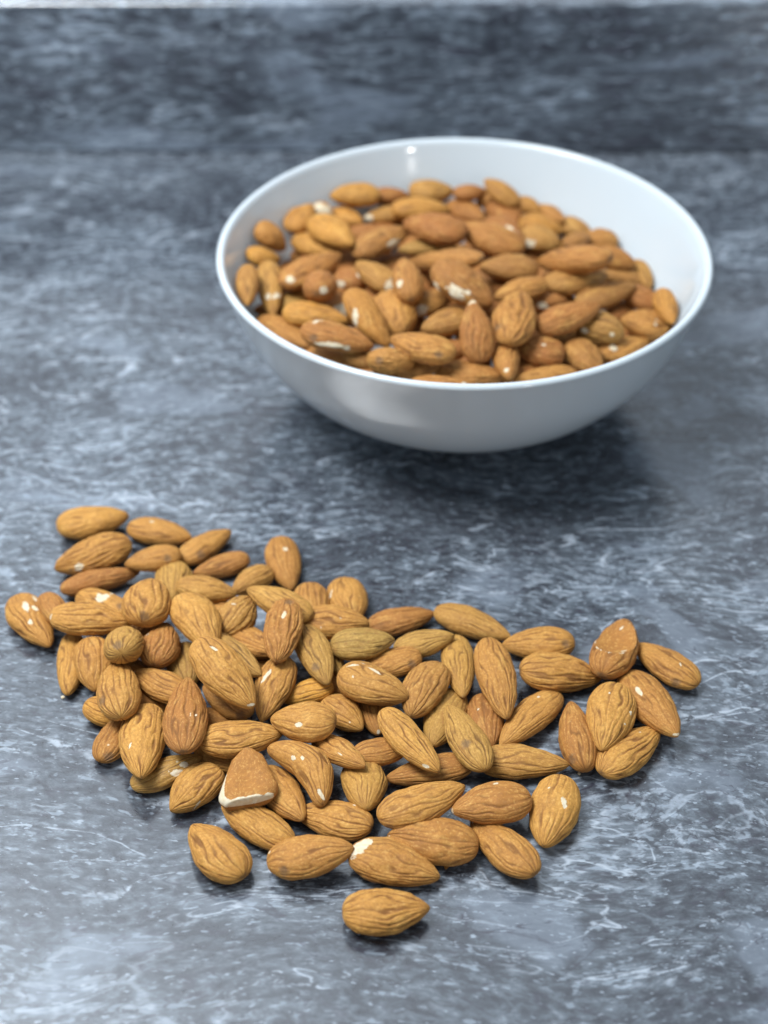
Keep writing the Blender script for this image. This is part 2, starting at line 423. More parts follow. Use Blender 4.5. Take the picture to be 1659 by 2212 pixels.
# place (mm), tip direction, width direction, length/width/thickness (mm), look, chips, scar
ALMONDS = [
('P','orange tan almond at the far left end of the spilled pile, blurred, farthest back',[-99.01,403.46,4.43],[0.966,0.259,-0.022],[-0.259,0.966,0.0],[24.6,13.9,8.6],{'t':0.25,'w':0.5},[],None),
('P','smooth light brown almond touching the tip of the farthest left almond',[-75.76,398.46,3.64],[0.969,-0.248,-0.02],[0.248,0.969,0.0],[22.9,11.3,7.0],{'t':0.35,'w':0.4,'p':0.6},[[-3.0,0.88,3.33,0.98,0.2,0.06,0.8,0.51]],None),
('P','fat almond with a square white chip near its lower left tip',[-96.35,385.38,4.71],[-0.864,-0.503,-0.021],[0.503,-0.864,0.0],[26.7,14.8,9.2],{'t':0.2,'w':1.2},[[6.71,5.54,1.99,-0.9,0.42,-0.1,1.6,1.28]],[9.78,4.95,0.62]),
('P','blurred brown almond with a grey scar, right of the fat square-chipped almond',[-75.67,380.46,7.3],[-0.95,-0.312,0.0],[0.312,-0.95,0.0],[18.8,10.3,6.4],{'t':0.5,'w':0.5},[],[-4.22,3.43,1.91]),
('P','thin dark reddish almond below the fat square-chipped almond',[-92.36,373.9,3.54],[0.934,0.356,-0.016],[-0.356,0.934,0.0],[26.3,8.5,6.8],{'t':0.8,'w':1.2},[],None),
('P','almond with a large white triangular chip and a smaller one beside it',[-87.64,359.68,5.47],[0.823,-0.557,0.111],[0.561,0.828,0.0],[25.8,10.6,6.6],{'t':0.3,'w':0.7},[[-1.53,-0.1,3.26,1.0,0.01,0.03,2.11,1.77],[-1.13,3.86,2.23,-0.07,0.8,-0.6,1.36,0.54]],[6.39,-0.06,2.85]),
('P','almond with four white chips, leftmost of the whole pile, tip pointing down',[-110.84,354.21,4.04],[0.551,-0.834,-0.034],[0.835,0.551,0.0],[26.1,12.6,7.8],{'t':0.35,'w':1,'p':0.9},[[-3.47,-0.3,3.76,0.99,-0.07,0.07,2.37,0.88],[-6.34,3.75,2.5,0.98,0.05,0.18,1.42,0.54],[-1.49,2.15,3.65,0.98,0.22,-0.02,1.42,0.74],[3.24,-1.88,3.6,0.97,-0.22,-0.13,1.22,0.68]],None),
('P','half hidden almond between the four-chip almond and a long horizontal one',[-103.24,355.12,7.3],[0.555,-0.832,0.0],[0.832,0.555,0.0],[19.0,8.5,6.0],{'t':0.6,'w':0.6},[],None),
('P','long furrowed almond lying on top at the left, white nick at its left end',[-90.52,347.85,10.76],[0.992,0.013,-0.123],[-0.013,1.0,0.0],[25.4,12.8,7.9],{'t':0.25,'w':1.1},[[-12.06,-1.37,0.91,0.7,-0.48,0.53,0.4,0.8]],None),
('P','rounded golden almond with a dark scar at its lower end, in the left part',[-72.72,350.53,15.8],[0.07,0.998,0.0],[-0.998,0.07,0.0],[19.3,15.2,10.5],{'t':0.2,'w':0.9,'p':0.5},[],[-8.79,-0.7,2.13]),
('P','dull yellow grey almond, steeply foreshortened, behind the rounded golden scarred almond',[-68.56,371.88,4.67],[0.12,-0.99,0.075],[0.993,0.121,0.0],[20.6,12.3,8.6],{'t':0.1,'o':0.5,'w':0.8,'p':0.4},[],None),
('P','reddish almond glimpsed between a long horizontal almond and a wrinkled chipped one',[-76.63,352.13,3.15],[0.679,0.733,-0.022],[-0.734,0.68,0.0],[16.8,8.5,6.0],{'t':0.9,'w':1.2},[],None),
('P','deeply furrowed brown almond with a tiny white sliver on its upper left',[-68.21,338.4,9.37],[0.095,0.995,0.012],[-0.995,0.095,0.0],[18.2,11.9,8.4],{'t':0.6,'w':1.6},[[1.62,4.23,2.86,-0.7,-0.57,0.44,0.26,0.79]],None),
('P','horizontal tan almond in the upper left behind the large smooth golden one',[-56.59,364.93,7.89],[0.986,-0.122,-0.112],[0.123,0.992,0.0],[19.7,10.1,6.3],{'t':0.25,'o':0.2,'w':0.9,'p':0.6},[],None),
('P','almond pointing up right with a brown grey scar on its lower side, near the back',[-59.64,391.65,3.37],[0.697,0.717,-0.018],[-0.717,0.697,0.0],[22.6,10.4,6.4],{'t':0.25,'w':0.6},[],[-5.48,-3.92,1.42]),
('P','reddish almond behind the small oval one, blurred, in the upper pile',[-53.7,381.77,3.15],[-0.917,-0.398,-0.019],[0.399,-0.917,0.0],[19.7,9.2,6.0],{'t':0.85,'w':1},[],None),
('P','short oval wrinkled almond next to the almond lying apart at the back',[-42.87,372.73,4.39],[-0.73,-0.683,-0.024],[0.683,-0.73,0.0],[16.4,9.4,7.0],{'t':0.3,'o':0.2,'w':1.2},[],None),
('P','almond standing apart at the back with a single white dot near its top',[-32.59,382.26,3.76],[0.22,-0.971,-0.098],[0.975,0.221,0.0],[24.2,11.7,7.3],{'t':0.4,'w':0.5},[[-3.2,0.62,3.49,0.13,0.99,-0.07,0.78,0.71]],None),
('P','long pale almond with its tip at the left, partly under the dark-topped wrinkled almond',[-32.69,352.56,13.53],[-0.854,0.52,0.021],[-0.52,-0.854,0.0],[24.0,10.9,6.8],{'t':0.1,'o':0.3,'w':0.7},[],None),
('P','upright almond at the back edge with a small white fleck on its right shoulder',[-22.85,361.08,5.03],[0.223,-0.957,-0.186],[0.974,0.227,0.0],[16.7,11.6,7.2],{'t':0.35,'w':0.8,'p':0.4},[],None),
('P','upright almond with a tall white chip on its left, at the back edge',[-11.68,363.84,4.05],[0.186,-0.982,-0.024],[0.982,0.186,0.0],[20.3,12.6,7.8],{'t':0.35,'w':1,'p':0.4},[[-2.04,-5.24,2.05,0.67,0.51,0.54,0.51,1.3]],None),
('P','large smooth light golden almond in the upper left centre',[-57.14,343.13,14.37],[0.461,-0.887,0.032],[0.887,0.461,0.0],[27.1,13.7,8.5],{'t':0.1,'w':0.45,'p':0.6},[],None),
('P','crumpled olive tan almond with a lower left scar, beside the large smooth golden one',[-46.13,349.94,10.09],[0.534,0.834,0.142],[-0.842,0.539,0.0],[17.0,12.3,9.8],{'t':0.15,'o':0.35,'w':1.5,'p':0.4},[[0.98,0.59,4.86,0.46,-0.89,0.02,0.67,0.23]],[-7.54,-0.33,2.27]),
('P','small piece of almond peeking out above the crumpled olive tan almond',[-52.01,359.68,3.13],[-0.81,0.576,-0.107],[-0.58,-0.815,0.0],[18.1,8.5,6.0],{'t':0.4,'w':0.8},[],None),
('P','tan almond running right beneath the dark-topped wrinkled almond',[-40.79,340.53,8.0],[0.705,-0.665,0.245],[0.686,0.728,0.0],[22.9,11.2,7.0],{'t':0.35,'w':1.1},[],None),
('P','deeply wrinkled dark-topped almond standing highest in the centre, white chip near its top',[-30.61,336.6,16.98],[-0.09,-0.991,-0.102],[0.996,-0.09,0.0],[24.9,11.6,7.0],{'t':0.75,'w':2.2,'p':0.25},[[-3.2,0.22,3.37,0.12,0.99,-0.03,0.65,1.23]],[-9.17,0.9,2.3]),
('P','wide furrowed almond behind the dark olive one, with two pinhead flecks',[-15.22,348.46,8.78],[0.999,-0.052,-0.004],[0.052,0.999,0.0],[21.5,13.3,8.3],{'t':0.3,'w':1,'p':0.6},[[1.78,-1.78,3.93,0.99,0.11,-0.05,0.27,0.27],[-3.89,-4.83,2.43,0.98,-0.1,0.15,0.33,0.27]],None),
('P','olive tan almond with round grey scar low down, beside the dark-topped wrinkled almond',[-21.01,331.98,11.2],[0.334,-0.943,0.0],[0.943,0.334,0.0],[26.5,10.6,6.5],{'t':0.1,'o':0.6,'w':0.8,'p':0.6},[],[7.28,-1.91,2.47]),
('P','dark olive almond, the greenest of the pile, tip pointing right',[-6.44,336.33,11.95],[0.995,0.099,0.026],[-0.099,0.995,0.0],[19.6,12.0,7.4],{'t':0.35,'o':1,'w':0.7},[],None),
('P','reddish furrowed almond behind the dark olive one, tip touching its pale neighbour',[5.5,355.58,3.35],[0.951,0.309,-0.019],[-0.309,0.951,0.0],[22.2,10.3,6.4],{'t':0.65,'w':1.3},[],None),
('P','yellowish olive almond lying between the reddish furrowed almond and an upright one',[12.41,342.01,6.38],[0.971,0.163,0.173],[-0.165,0.986,0.0],[19.4,10.2,6.3],{'t':0.1,'o':0.6,'w':0.8},[],None),
('P','long smooth dull almond on the far edge, sloping down to the right',[27.93,353.7,3.54],[0.886,-0.463,-0.017],[0.463,0.886,0.0],[26.6,11.0,6.8],{'t':0.3,'o':0.35,'w':0.35},[],None),
('P','smooth tan almond with pale worn scar at its right end, by the yellowish one',[1.8,332.03,7.61],[-0.966,-0.243,-0.093],[0.244,-0.97,0.0],[19.8,10.8,6.7],{'t':0.3,'w':0.6,'p':0.5},[],[-5.81,3.88,1.26]),
('P','broad brown striped almond partly under the almond with white flecks along its top',[12.23,319.72,8.8],[-0.38,-0.925,0.0],[0.925,-0.38,0.0],[23.3,12.8,7.9],{'t':0.6,'o':0.2,'w':1.1,'p':0.3},[],None),
('P','large almond with white flecks scraped along its top edge, right of centre',[-3.02,318.99,11.6],[0.89,-0.456,-0.008],[0.456,0.89,0.0],[22.9,14.0,8.7],{'t':0.25,'o':0.15,'w':0.7,'p':0.75},[[-7.49,1.1,3.2,0.88,0.42,0.23,1.96,0.41],[-1.06,1.77,4.17,0.98,-0.21,0.06,2.68,0.47],[-5.17,3.35,3.25,0.98,0.04,0.2,1.14,0.25],[-5.05,-3.02,3.4,0.94,0.2,0.26,0.25,0.28]],None),
('P','upright yellow tan almond, left one of the upright pair near the far edge',[22.8,332.98,5.4],[0.039,-0.985,0.169],[0.999,0.04,0.0],[31.9,10.2,6.3],{'t':0.15,'o':0.35,'w':0.9},[],None),
('P','long upright furrowed almond, right one of the upright pair near the far edge',[33.58,323.89,9.54],[0.138,-0.987,-0.079],[0.99,0.138,0.0],[31.2,11.6,7.2],{'t':0.35,'w':1,'p':0.5},[],None),
('P','far edge almond with worn scar at its right end, above the wide tip-right one',[47.83,343.98,4.1],[-0.998,-0.052,-0.021],[0.052,-0.999,0.0],[22.8,12.8,7.9],{'t':0.4,'w':0.6},[],[-7.84,3.01,2.19]),
('P','wide almond with long pointed tip reaching right towards the hollowed broken piece',[53.8,330.34,4.77],[0.978,0.081,-0.194],[-0.082,0.997,0.0],[26.2,14.4,8.9],{'t':0.25,'w':1,'p':0.9},[],None),
('P','broken almond piece with a hollowed cut face, at the right end of the pile',[70.77,339.29,7.06],[0.387,0.918,-0.087],[-0.921,0.389,0.0],[28.4,13.4,10.0],{'t':0.55,'w':0.9,'p':0.5,'scoop':1},[[-3.48,-3.12,4.26,0.66,-0.71,-0.24,1.03,0.66],[7.31,0.36,4.29,0.87,-0.45,-0.18,0.94,0.28]],None),
('P','rightmost almond of the pile, dark scar at its lower right end',[86.15,335.42,3.76],[-0.686,0.727,-0.019],[-0.728,-0.686,0.0],[24.7,11.7,7.2],{'t':0.45,'w':0.9},[[-5.22,-0.11,3.28,-0.61,-0.79,-0.11,0.23,0.56]],[-7.56,4.49,0.65]),
('P','reddish brown almond with a white streak and a white tip, second from the right edge',[79.23,317.4,5.15],[0.336,-0.932,0.135],[0.941,0.339,0.0],[31.9,13.6,8.4],{'t':0.5,'w':0.5},[[-2.77,-2.81,3.76,1.0,-0.01,0.04,1.82,0.54],[15.77,-0.19,0.61,0.06,1.0,-0.07,1.0,0.36]],None),
('P','upright striped almond left of the white-streaked reddish almond',[65.65,309.56,7.8],[-0.266,-0.964,0.0],[0.964,-0.266,0.0],[27.0,14.3,8.9],{'t':0.25,'w':0.9},[[-0.83,5.72,2.64,-0.56,0.61,-0.56,0.27,0.98],[3.73,5.27,2.73,-0.6,0.67,-0.44,0.31,0.54],[-5.62,-1.19,3.96,-0.2,0.98,0.07,0.27,0.27]],None),
('P','golden almond at the lower right pointing up right, just below the upright striped one',[71.12,300.13,3.94],[0.693,0.715,-0.095],[-0.718,0.696,0.0],[27.5,12.3,7.6],{'t':0.15,'w':0.9},[[4.86,1.16,3.48,0.74,-0.67,-0.0,0.4,0.35]],None),
('P','narrow almond turned on its edge, standing alone between two groups at the right',[56.29,305.3,4.83],[-0.062,0.998,-0.023],[-0.998,-0.062,0.0],[27.0,10.5,9.4],{'t':0.55,'w':0.8},[],[-10.29,3.12,1.18]),
('P','brown almond with a raised lengthwise crack, slanting down left',[42.9,312.25,4.08],[-0.621,-0.778,0.09],[0.782,-0.624,0.0],[30.6,10.8,6.7],{'t':0.35,'w':0.5},[[-6.77,-1.88,2.76,-0.54,0.83,0.14,0.41,0.32]],None),
('P','reddish orange almond pointing down, between the slanting cracked almond and the grey-scarred one',[30.42,312.09,3.58],[0.067,-0.998,-0.017],[0.998,0.067,0.0],[20.9,11.0,6.8],{'t':0.75,'w':0.8},[[-1.85,-2.58,2.97,0.34,0.89,0.3,0.45,0.41]],None),
('P','dull olive brown almond behind the pointed grey-scarred almond, largely hidden',[17.8,312.91,4.02],[-0.319,-0.946,0.064],[0.948,-0.319,0.0],[25.2,11.7,7.2],{'t':0.3,'o':0.6,'w':0.6,'p':0.4},[],None),
('P','pointed almond with a grey scar in the middle of its face, right of centre',[23.51,300.04,9.7],[-0.353,0.935,0.0],[-0.935,-0.353,0.0],[26.5,10.9,6.7],{'t':0.15,'o':0.5,'w':1,'p':0.7},[],[-4.84,2.21,2.83]),
('P','long tan almond with sharp right tip, left end under the grey-scarred pointed one',[39.85,295.65,3.79],[0.998,-0.06,-0.002],[0.06,0.998,0.0],[26.4,11.6,7.2],{'t':0.15,'o':0.25,'w':0.8,'p':0.9},[],None),
('P','light golden striped almond lying diagonally on top, white nick by its lower tip',[7.47,297.7,10.98],[0.579,-0.814,-0.057],[0.815,0.58,0.0],[27.3,10.2,6.3],{'t':0.0,'w':1.1,'p':0.5},[[10.58,-2.64,1.15,0.86,0.51,0.01,1.04,0.4]],None),
('P','small half covered almond with a white tip, left of the diagonal golden one',[-2.84,315.37,3.15],[0.14,-0.99,-0.03],[0.99,0.14,0.0],[16.5,8.5,6.0],{'t':0.5,'w':0.9,'p':0.5},[[7.99,0.25,0.71,0.13,0.87,-0.47,0.48,0.7]],None),
('P','orange brown almond running beneath the diagonal light golden almond',[-0.52,297.56,6.63],[0.931,0.341,-0.13],[-0.344,0.939,0.0],[18.1,9.3,6.0],{'t':0.65,'w':0.8,'p':0.5},[],None),
('P','shaded brown almond crossed by the lower tip of the diagonal golden one, tip at left',[12.89,293.03,3.27],[-0.975,-0.22,-0.016],[0.22,-0.976,0.0],[26.1,10.1,6.2],{'t':0.6,'w':0.7},[],None),
('P','small pointed almond with a thin shiny line, just right of the bent almond',[-12.48,294.23,9.57],[0.674,-0.694,0.253],[0.718,0.696,0.0],[21.7,8.5,6.0],{'t':0.25,'w':0.9,'p':0.8},[[2.89,-2.13,2.47,1.0,0.03,-0.08,1.15,0.15]],None),  # narrow chip is a highlight painted as a pale line
('P','blunt smooth egg-shaped almond right of the bent one',[-5.93,285.81,5.46],[0.116,-0.967,0.229],[0.993,0.119,0.0],[21.8,12.7,8.9],{'t':0.1,'o':0.3,'w':0.4,'p':0.5},[],None),
('P','large golden almond with dark scar at lower left, tip up right, lower centre',[10.5,277.62,8.05],[0.908,0.418,0.019],[-0.419,0.908,0.0],[26.6,12.4,7.7],{'t':0.15,'w':0.9},[],[-11.15,-3.33,-0.38]),
('P','reddish orange almond with a white speck on top and white tip at left, lower right',[29.57,277.01,7.8],[-0.981,-0.196,0.0],[0.196,-0.981,0.0],[22.7,13.4,8.3],{'t':0.75,'w':0.6},[[-2.21,-4.19,3.13,-0.98,0.2,0.0,0.65,0.42],[11.29,0.32,0.36,-0.33,0.65,0.69,0.42,0.74]],None),
('P','mauve brown almond below the white-speck reddish one, tip at left',[13.26,266.8,4.89],[-0.993,0.106,0.048],[-0.106,-0.994,0.0],[24.9,14.6,9.1],{'t':0.55,'w':0.7},[[12.17,0.78,0.81,-0.53,0.48,0.7,0.27,0.41]],None),
('P','slender almond tapering to upper left, widest at lower right, near the front',[32.06,265.93,4.01],[-0.571,0.806,-0.159],[-0.816,-0.578,0.0],[27.7,11.8,7.3],{'t':0.25,'w':0.8,'p':0.9},[[11.49,1.32,1.87,-0.85,-0.31,0.42,0.32,0.5]],None),
('P','upright golden almond with a tall white chip, at the lower right corner of the pile',[46.77,277.57,4.41],[-0.274,-0.962,-0.022],[0.962,-0.274,0.0],[25.3,13.8,8.6],{'t':0.1,'w':0.5,'p':0.4},[[-0.24,2.72,3.94,-0.45,0.86,-0.24,0.7,1.68],[-4.73,-2.3,3.71,-0.1,0.97,0.2,0.28,0.28]],None),
('P','almond with a large cream bald patch at its upper left end, near the front',[2.78,259.12,4.35],[0.964,-0.247,-0.094],[0.248,0.969,0.0],[25.2,13.7,8.5],{'t':0.35,'w':0.7,'p':0.75},[[-9.77,0.91,2.61,0.46,0.89,0.06,3.69,1.71]],None),
('P','frontmost almond of all, lying alone with tip to the right',[0.57,244.57,4.33],[0.997,0.079,-0.023],[-0.079,0.997,0.0],[22.9,13.6,8.4],{'t':0.35,'w':1.1,'p':0.8},[],None),
('P','broad smooth brown almond with a greenish dark scar at lower left, front row',[-19.66,261.07,6.04],[0.986,0.08,0.148],[-0.081,0.997,0.0],[23.8,13.1,8.1],{'t':0.45,'w':0.45,'p':0.7},[[-10.6,1.65,1.52,0.47,-0.69,0.56,0.16,0.52]],[-6.9,-4.85,1.38]),
('P','golden furrowed almond with tip at left, right of the half buried brown one',[-13.95,275.08,3.91],[-0.926,0.354,-0.133],[-0.358,-0.934,0.0],[23.1,12.0,7.4],{'t':0.1,'w':1},[[-4.9,-3.8,2.41,-0.98,0.01,-0.21,0.47,0.34]],None),
('P','golden almond lying directly below the broken white-edged piece',[-34.91,273.54,3.84],[-0.833,0.548,0.08],[-0.549,-0.836,0.0],[24.0,11.0,6.8],{'t':0.15,'w':0.8,'p':0.35},[],None),
('P','lower left corner almond, tip at upper left, curved crease across its wide end',[-45.05,263.94,4.27],[-0.659,0.752,-0.023],[-0.752,-0.659,0.0],[23.5,13.4,8.3],{'t':0.1,'w':1,'p':0.8},[],None),
('P','almond with a pale loose thread of skin, left of the broken white-edged piece',[-52.95,285.22,4.32],[-0.689,-0.707,-0.159],[0.716,-0.698,0.0],[18.5,12.7,7.9],{'t':0.25,'w':0.8},[[3.76,5.71,0.66,-0.52,0.35,-0.78,0.34,1.55]],None),
('P','broken triangular almond piece with a white edge along its bottom',[-37.86,285.03,9.62],[-0.253,0.965,0.072],[-0.967,-0.254,0.0],[17.9,15.5,7.4],{'t':0.6,'w':0.8,'tri':-1},[],None),
('P','plain brown almond half buried under the broken triangular piece',[-28.5,283.79,4.19],[0.503,-0.856,0.119],[0.862,0.506,0.0],[24.9,11.1,6.9],{'t':0.5,'w':0.6,'p':0.6},[],None),
('P','bent kidney shaped almond with white flecks at both ends',[-22.47,288.29,8.8],[0.602,-0.798,-0.038],[0.798,0.602,0.0],[26.0,10.7,8.6],{'t':0.35,'w':1,'p':0.0,'bend':0.42},[[-3.48,-1.29,4.01,0.83,0.54,0.18,1.08,0.66],[-1.25,0.45,4.26,0.55,0.83,-0.05,0.42,0.42],[10.52,-1.83,2.07,0.87,0.0,-0.5,1.8,0.51]],None),
('P','smooth almond with a round white spot, lying on top near the centre, tip left',[-23.2,303.54,12.64],[-0.974,0.19,-0.123],[-0.191,-0.982,0.0],[19.4,13.7,8.5],{'t':0.15,'w':0.45,'p':0.7},[[-0.31,4.36,3.29,-0.96,0.23,-0.15,1.17,0.74]],None),
('P','furrowed almond with a keeled pointed tip, right of the round white spot almond',[-11.98,312.76,5.45],[0.703,-0.711,-0.031],[0.711,0.703,0.0],[16.2,10.7,6.6],{'t':0.25,'w':1,'p':0.8},[[4.74,-1.97,2.4,0.68,0.73,-0.01,0.28,0.25]],None),
('P','bright yellow gold almond tucked under the olive scarred one',[-22.62,321.23,5.75],[-0.952,-0.276,-0.133],[0.278,-0.96,0.0],[15.8,8.6,6.0],{'t':0.0,'o':0,'w':0.7,'g':1},[],None),
('P','wedge shaped almond with a long white scrape, pointing straight down',[-32.86,319.4,9.0],[-0.227,-0.972,-0.055],[0.974,-0.228,0.0],[25.6,11.6,7.5],{'t':0.4,'w':0.7,'p':1.25},[[-2.36,-2.38,3.36,-0.96,0.27,0.02,2.92,0.57]],None),
('P','largest almond in the middle of the pile, white mark on top and white lower tip',[-46.14,316.42,19.0],[0.638,-0.72,-0.275],[0.748,0.663,0.0],[27.7,13.8,8.5],{'t':0.2,'w':0.6,'p':0.6},[[-6.86,0.65,3.68,0.92,0.37,0.13,1.4,0.37],[13.27,-0.66,1.14,0.24,0.96,-0.1,1.0,0.44]],None),
('P','olive almond lying along the upper edge of the largest almond, mostly covered',[-46.85,332.29,10.91],[0.723,-0.686,0.083],[0.688,0.725,0.0],[29.0,11.2,6.9],{'t':0.2,'o':0.6,'w':1},[],None),
('P','brown almond with a black scar, showing beneath the lower edge of the largest almond',[-46.5,317.14,7.01],[-0.721,0.68,-0.132],[-0.686,-0.728,0.0],[21.2,9.2,6.0],{'t':0.55,'w':0.7},[],[-8.91,2.31,0.63]),
('P','almond half hidden between the tall reddish one and the horizontal striped one',[-49.55,311.45,3.13],[0.986,-0.118,-0.119],[0.119,0.993,0.0],[16.3,9.5,6.0],{'t':0.45,'w':0.6,'p':0.5},[],None),
('P','boldly striped horizontal almond left of centre, above the broken triangular piece',[-40.95,300.26,9.36],[0.989,0.15,-0.014],[-0.15,0.989,0.0],[24.0,12.5,7.8],{'t':0.3,'w':1.2,'p':0.6},[],None),
('P','smooth almond showing as a crescent beneath the boldly striped horizontal almond',[-47.12,297.7,3.16],[0.869,-0.494,-0.021],[0.494,0.869,0.0],[16.4,8.9,6.0],{'t':0.4,'o':0.2,'w':0.3},[],None),
('P','tall reddish brown almond with crease at its base, pointing up, left of centre',[-57.05,306.31,12.74],[-0.065,0.992,-0.107],[-0.998,-0.065,0.0],[32.5,12.6,7.8],{'t':0.65,'w':1,'p':0.75},[[-4.92,-1.81,3.56,0.15,-0.97,-0.19,0.19,0.56],[-4.25,-3.45,3.11,0.6,-0.74,-0.29,0.56,0.22]],None),
('P','almond with a tiny white tip at left, running under the tall reddish brown one',[-66.71,322.9,7.81],[-0.862,0.507,0.01],[-0.507,-0.862,0.0],[20.4,10.6,6.6],{'t':0.4,'w':0.7},[[9.25,0.89,1.28,-0.84,0.11,0.53,0.26,0.58]],None),
('P','scrap of dark almond seen below the tiny-white-tip almond',[-72.16,320.36,3.13],[0.941,-0.315,-0.124],[0.317,0.948,0.0],[15.6,8.5,6.0],{'t':0.6,'w':0.6},[],None),
('P','large upright tan almond with one white speck, at the lower left of the pile',[-68.73,300.23,7.97],[0.071,-0.991,0.114],[0.997,0.072,0.0],[31.0,13.6,8.5],{'t':0.2,'w':0.9,'p':0.6},[[5.73,-3.38,3.33,0.39,0.88,0.28,0.49,0.74]],None),
('P','reddish crumpled almond with dark scar at the bottom left, beside the large speckled upright one',[-78.95,305.15,3.47],[0.306,0.947,0.099],[-0.952,0.308,0.0],[16.9,9.9,6.2],{'t':0.6,'w':1.2,'p':0.4},[[-4.17,-0.98,2.61,0.34,-0.94,-0.08,0.37,0.31]],[-6.98,-2.05,1.18]),
('P','golden furrowed almond peeking out at the left edge under the scarred upright one',[-82.19,315.7,3.21],[0.928,-0.312,-0.202],[0.319,0.948,0.0],[14.6,9.5,6.0],{'t':0.0,'w':0.8,'p':0.5,'g':0.5},[],None),
('P','upright almond with a large dark scar on its left flank, at the left side',[-77.95,317.23,11.46],[-0.187,0.973,-0.136],[-0.982,-0.189,0.0],[26.0,12.8,9.0],{'t':0.35,'o':0.1,'w':1.2,'p':0.5},[],[-6.98,4.76,1.79]),
('P','tan almond overlapping another at the far left side, below the long furrowed one',[-88.01,332.23,6.86],[0.187,-0.97,-0.158],[0.982,0.19,0.0],[20.1,12.5,7.8],{'t':0.25,'w':0.8,'p':0.6},[],None),
('P','leftmost upright almond under the long furrowed one, with a puckered lower end',[-96.2,336.48,3.14],[0.076,-0.994,-0.076],[0.997,0.076,0.0],[25.4,9.0,6.0],{'t':0.2,'w':0.7,'p':0.3},[],None),
('P','ball-like almond seen end on with a grey scar at its centre, at the left',[-78.76,333.79,13.74],[-0.134,0.842,-0.523],[-0.988,-0.157,0.0],[24.3,12.0,10.2],{'t':0.15,'o':0.5,'w':0.7,'p':0.4},[],[-10.85,0.75,2.22]),
('P','olive almond showing as a sliver left of the largest almond',[-60.46,334.93,3.7],[0.157,-0.986,-0.055],[0.988,0.157,0.0],[18.2,11.2,6.9],{'t':0.2,'o':0.7,'w':0.7,'p':0.5},[],None),
('P','dark scrap of almond under the ball-like scarred one',[-74.72,331.81,3.15],[0.794,-0.608,-0.024],[0.608,0.794,0.0],[16.3,8.5,6.0],{'t':0.7,'w':0.8},[],None),
('P','shaded almond in the gap below the dark-topped wrinkled almond',[-35.28,336.66,3.7],[0.931,-0.328,0.158],[0.332,0.943,0.0],[17.8,9.2,6.0],{'t':0.6,'o':0.3,'w':1},[],None),
('P','sliver of olive almond under the dark olive one at its lower left',[-17.47,337.2,5.25],[0.408,-0.884,0.228],[0.908,0.419,0.0],[22.4,8.5,6.0],{'t':0.2,'o':0.7,'w':0.6},[],None),
('P','shaded almond behind the left end of the large white-flecked one',[-13.63,326.35,3.44],[0.748,-0.656,0.1],[0.659,0.752,0.0],[17.8,8.7,6.0],{'t':0.7,'w':0.5},[],None),
('P','glossy olive almond with a cluster of white chips, lower left',[-61.77,292.63,3.67],[0.908,0.396,0.134],[-0.399,0.917,0.0],[21.8,9.6,6.0],{'t':0.2,'o':0.7,'w':0.6,'gl':1},[[3.51,-0.38,2.83,0.91,-0.41,-0.11,0.52,0.46],[5.1,-2.11,2.3,0.92,-0.28,-0.26,1.28,0.92],[2.17,-3.45,2.0,0.97,-0.14,-0.18,1.89,0.92],[0.27,-2.53,2.55,0.91,-0.37,-0.16,0.43,0.37]],None),
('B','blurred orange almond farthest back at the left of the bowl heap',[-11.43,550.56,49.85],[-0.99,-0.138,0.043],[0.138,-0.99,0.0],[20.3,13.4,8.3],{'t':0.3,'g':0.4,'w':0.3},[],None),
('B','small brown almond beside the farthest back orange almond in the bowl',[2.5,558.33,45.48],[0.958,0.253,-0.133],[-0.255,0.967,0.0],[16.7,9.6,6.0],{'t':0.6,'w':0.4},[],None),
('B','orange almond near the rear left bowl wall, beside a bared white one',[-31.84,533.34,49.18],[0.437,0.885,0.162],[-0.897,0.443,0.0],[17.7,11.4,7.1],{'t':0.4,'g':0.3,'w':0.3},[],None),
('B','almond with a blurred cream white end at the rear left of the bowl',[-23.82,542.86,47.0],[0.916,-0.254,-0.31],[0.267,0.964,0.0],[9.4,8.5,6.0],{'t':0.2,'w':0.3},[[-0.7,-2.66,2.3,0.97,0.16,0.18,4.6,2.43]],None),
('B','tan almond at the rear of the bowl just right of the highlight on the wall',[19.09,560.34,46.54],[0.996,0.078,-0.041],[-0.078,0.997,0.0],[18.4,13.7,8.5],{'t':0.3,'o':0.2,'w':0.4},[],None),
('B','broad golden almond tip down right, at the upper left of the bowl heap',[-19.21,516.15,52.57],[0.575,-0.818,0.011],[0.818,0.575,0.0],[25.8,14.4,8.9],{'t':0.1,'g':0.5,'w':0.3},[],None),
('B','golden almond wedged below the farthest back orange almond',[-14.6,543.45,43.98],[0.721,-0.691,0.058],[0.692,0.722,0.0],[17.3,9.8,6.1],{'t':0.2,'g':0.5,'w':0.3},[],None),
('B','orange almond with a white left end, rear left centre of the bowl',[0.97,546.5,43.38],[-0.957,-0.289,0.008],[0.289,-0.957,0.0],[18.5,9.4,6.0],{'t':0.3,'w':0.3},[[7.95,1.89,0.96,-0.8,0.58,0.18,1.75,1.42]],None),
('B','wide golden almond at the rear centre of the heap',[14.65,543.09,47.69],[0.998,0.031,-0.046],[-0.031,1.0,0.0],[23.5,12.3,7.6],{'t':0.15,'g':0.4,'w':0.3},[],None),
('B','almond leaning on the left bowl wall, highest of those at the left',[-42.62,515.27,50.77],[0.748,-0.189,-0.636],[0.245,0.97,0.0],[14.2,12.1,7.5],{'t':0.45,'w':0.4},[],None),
('B','pale golden oval almond against the left bowl wall',[-44.85,503.68,49.15],[0.918,0.211,-0.336],[-0.224,0.975,0.0],[13.5,10.1,6.2],{'t':0.0,'g':0.6,'w':0.4},[],None),
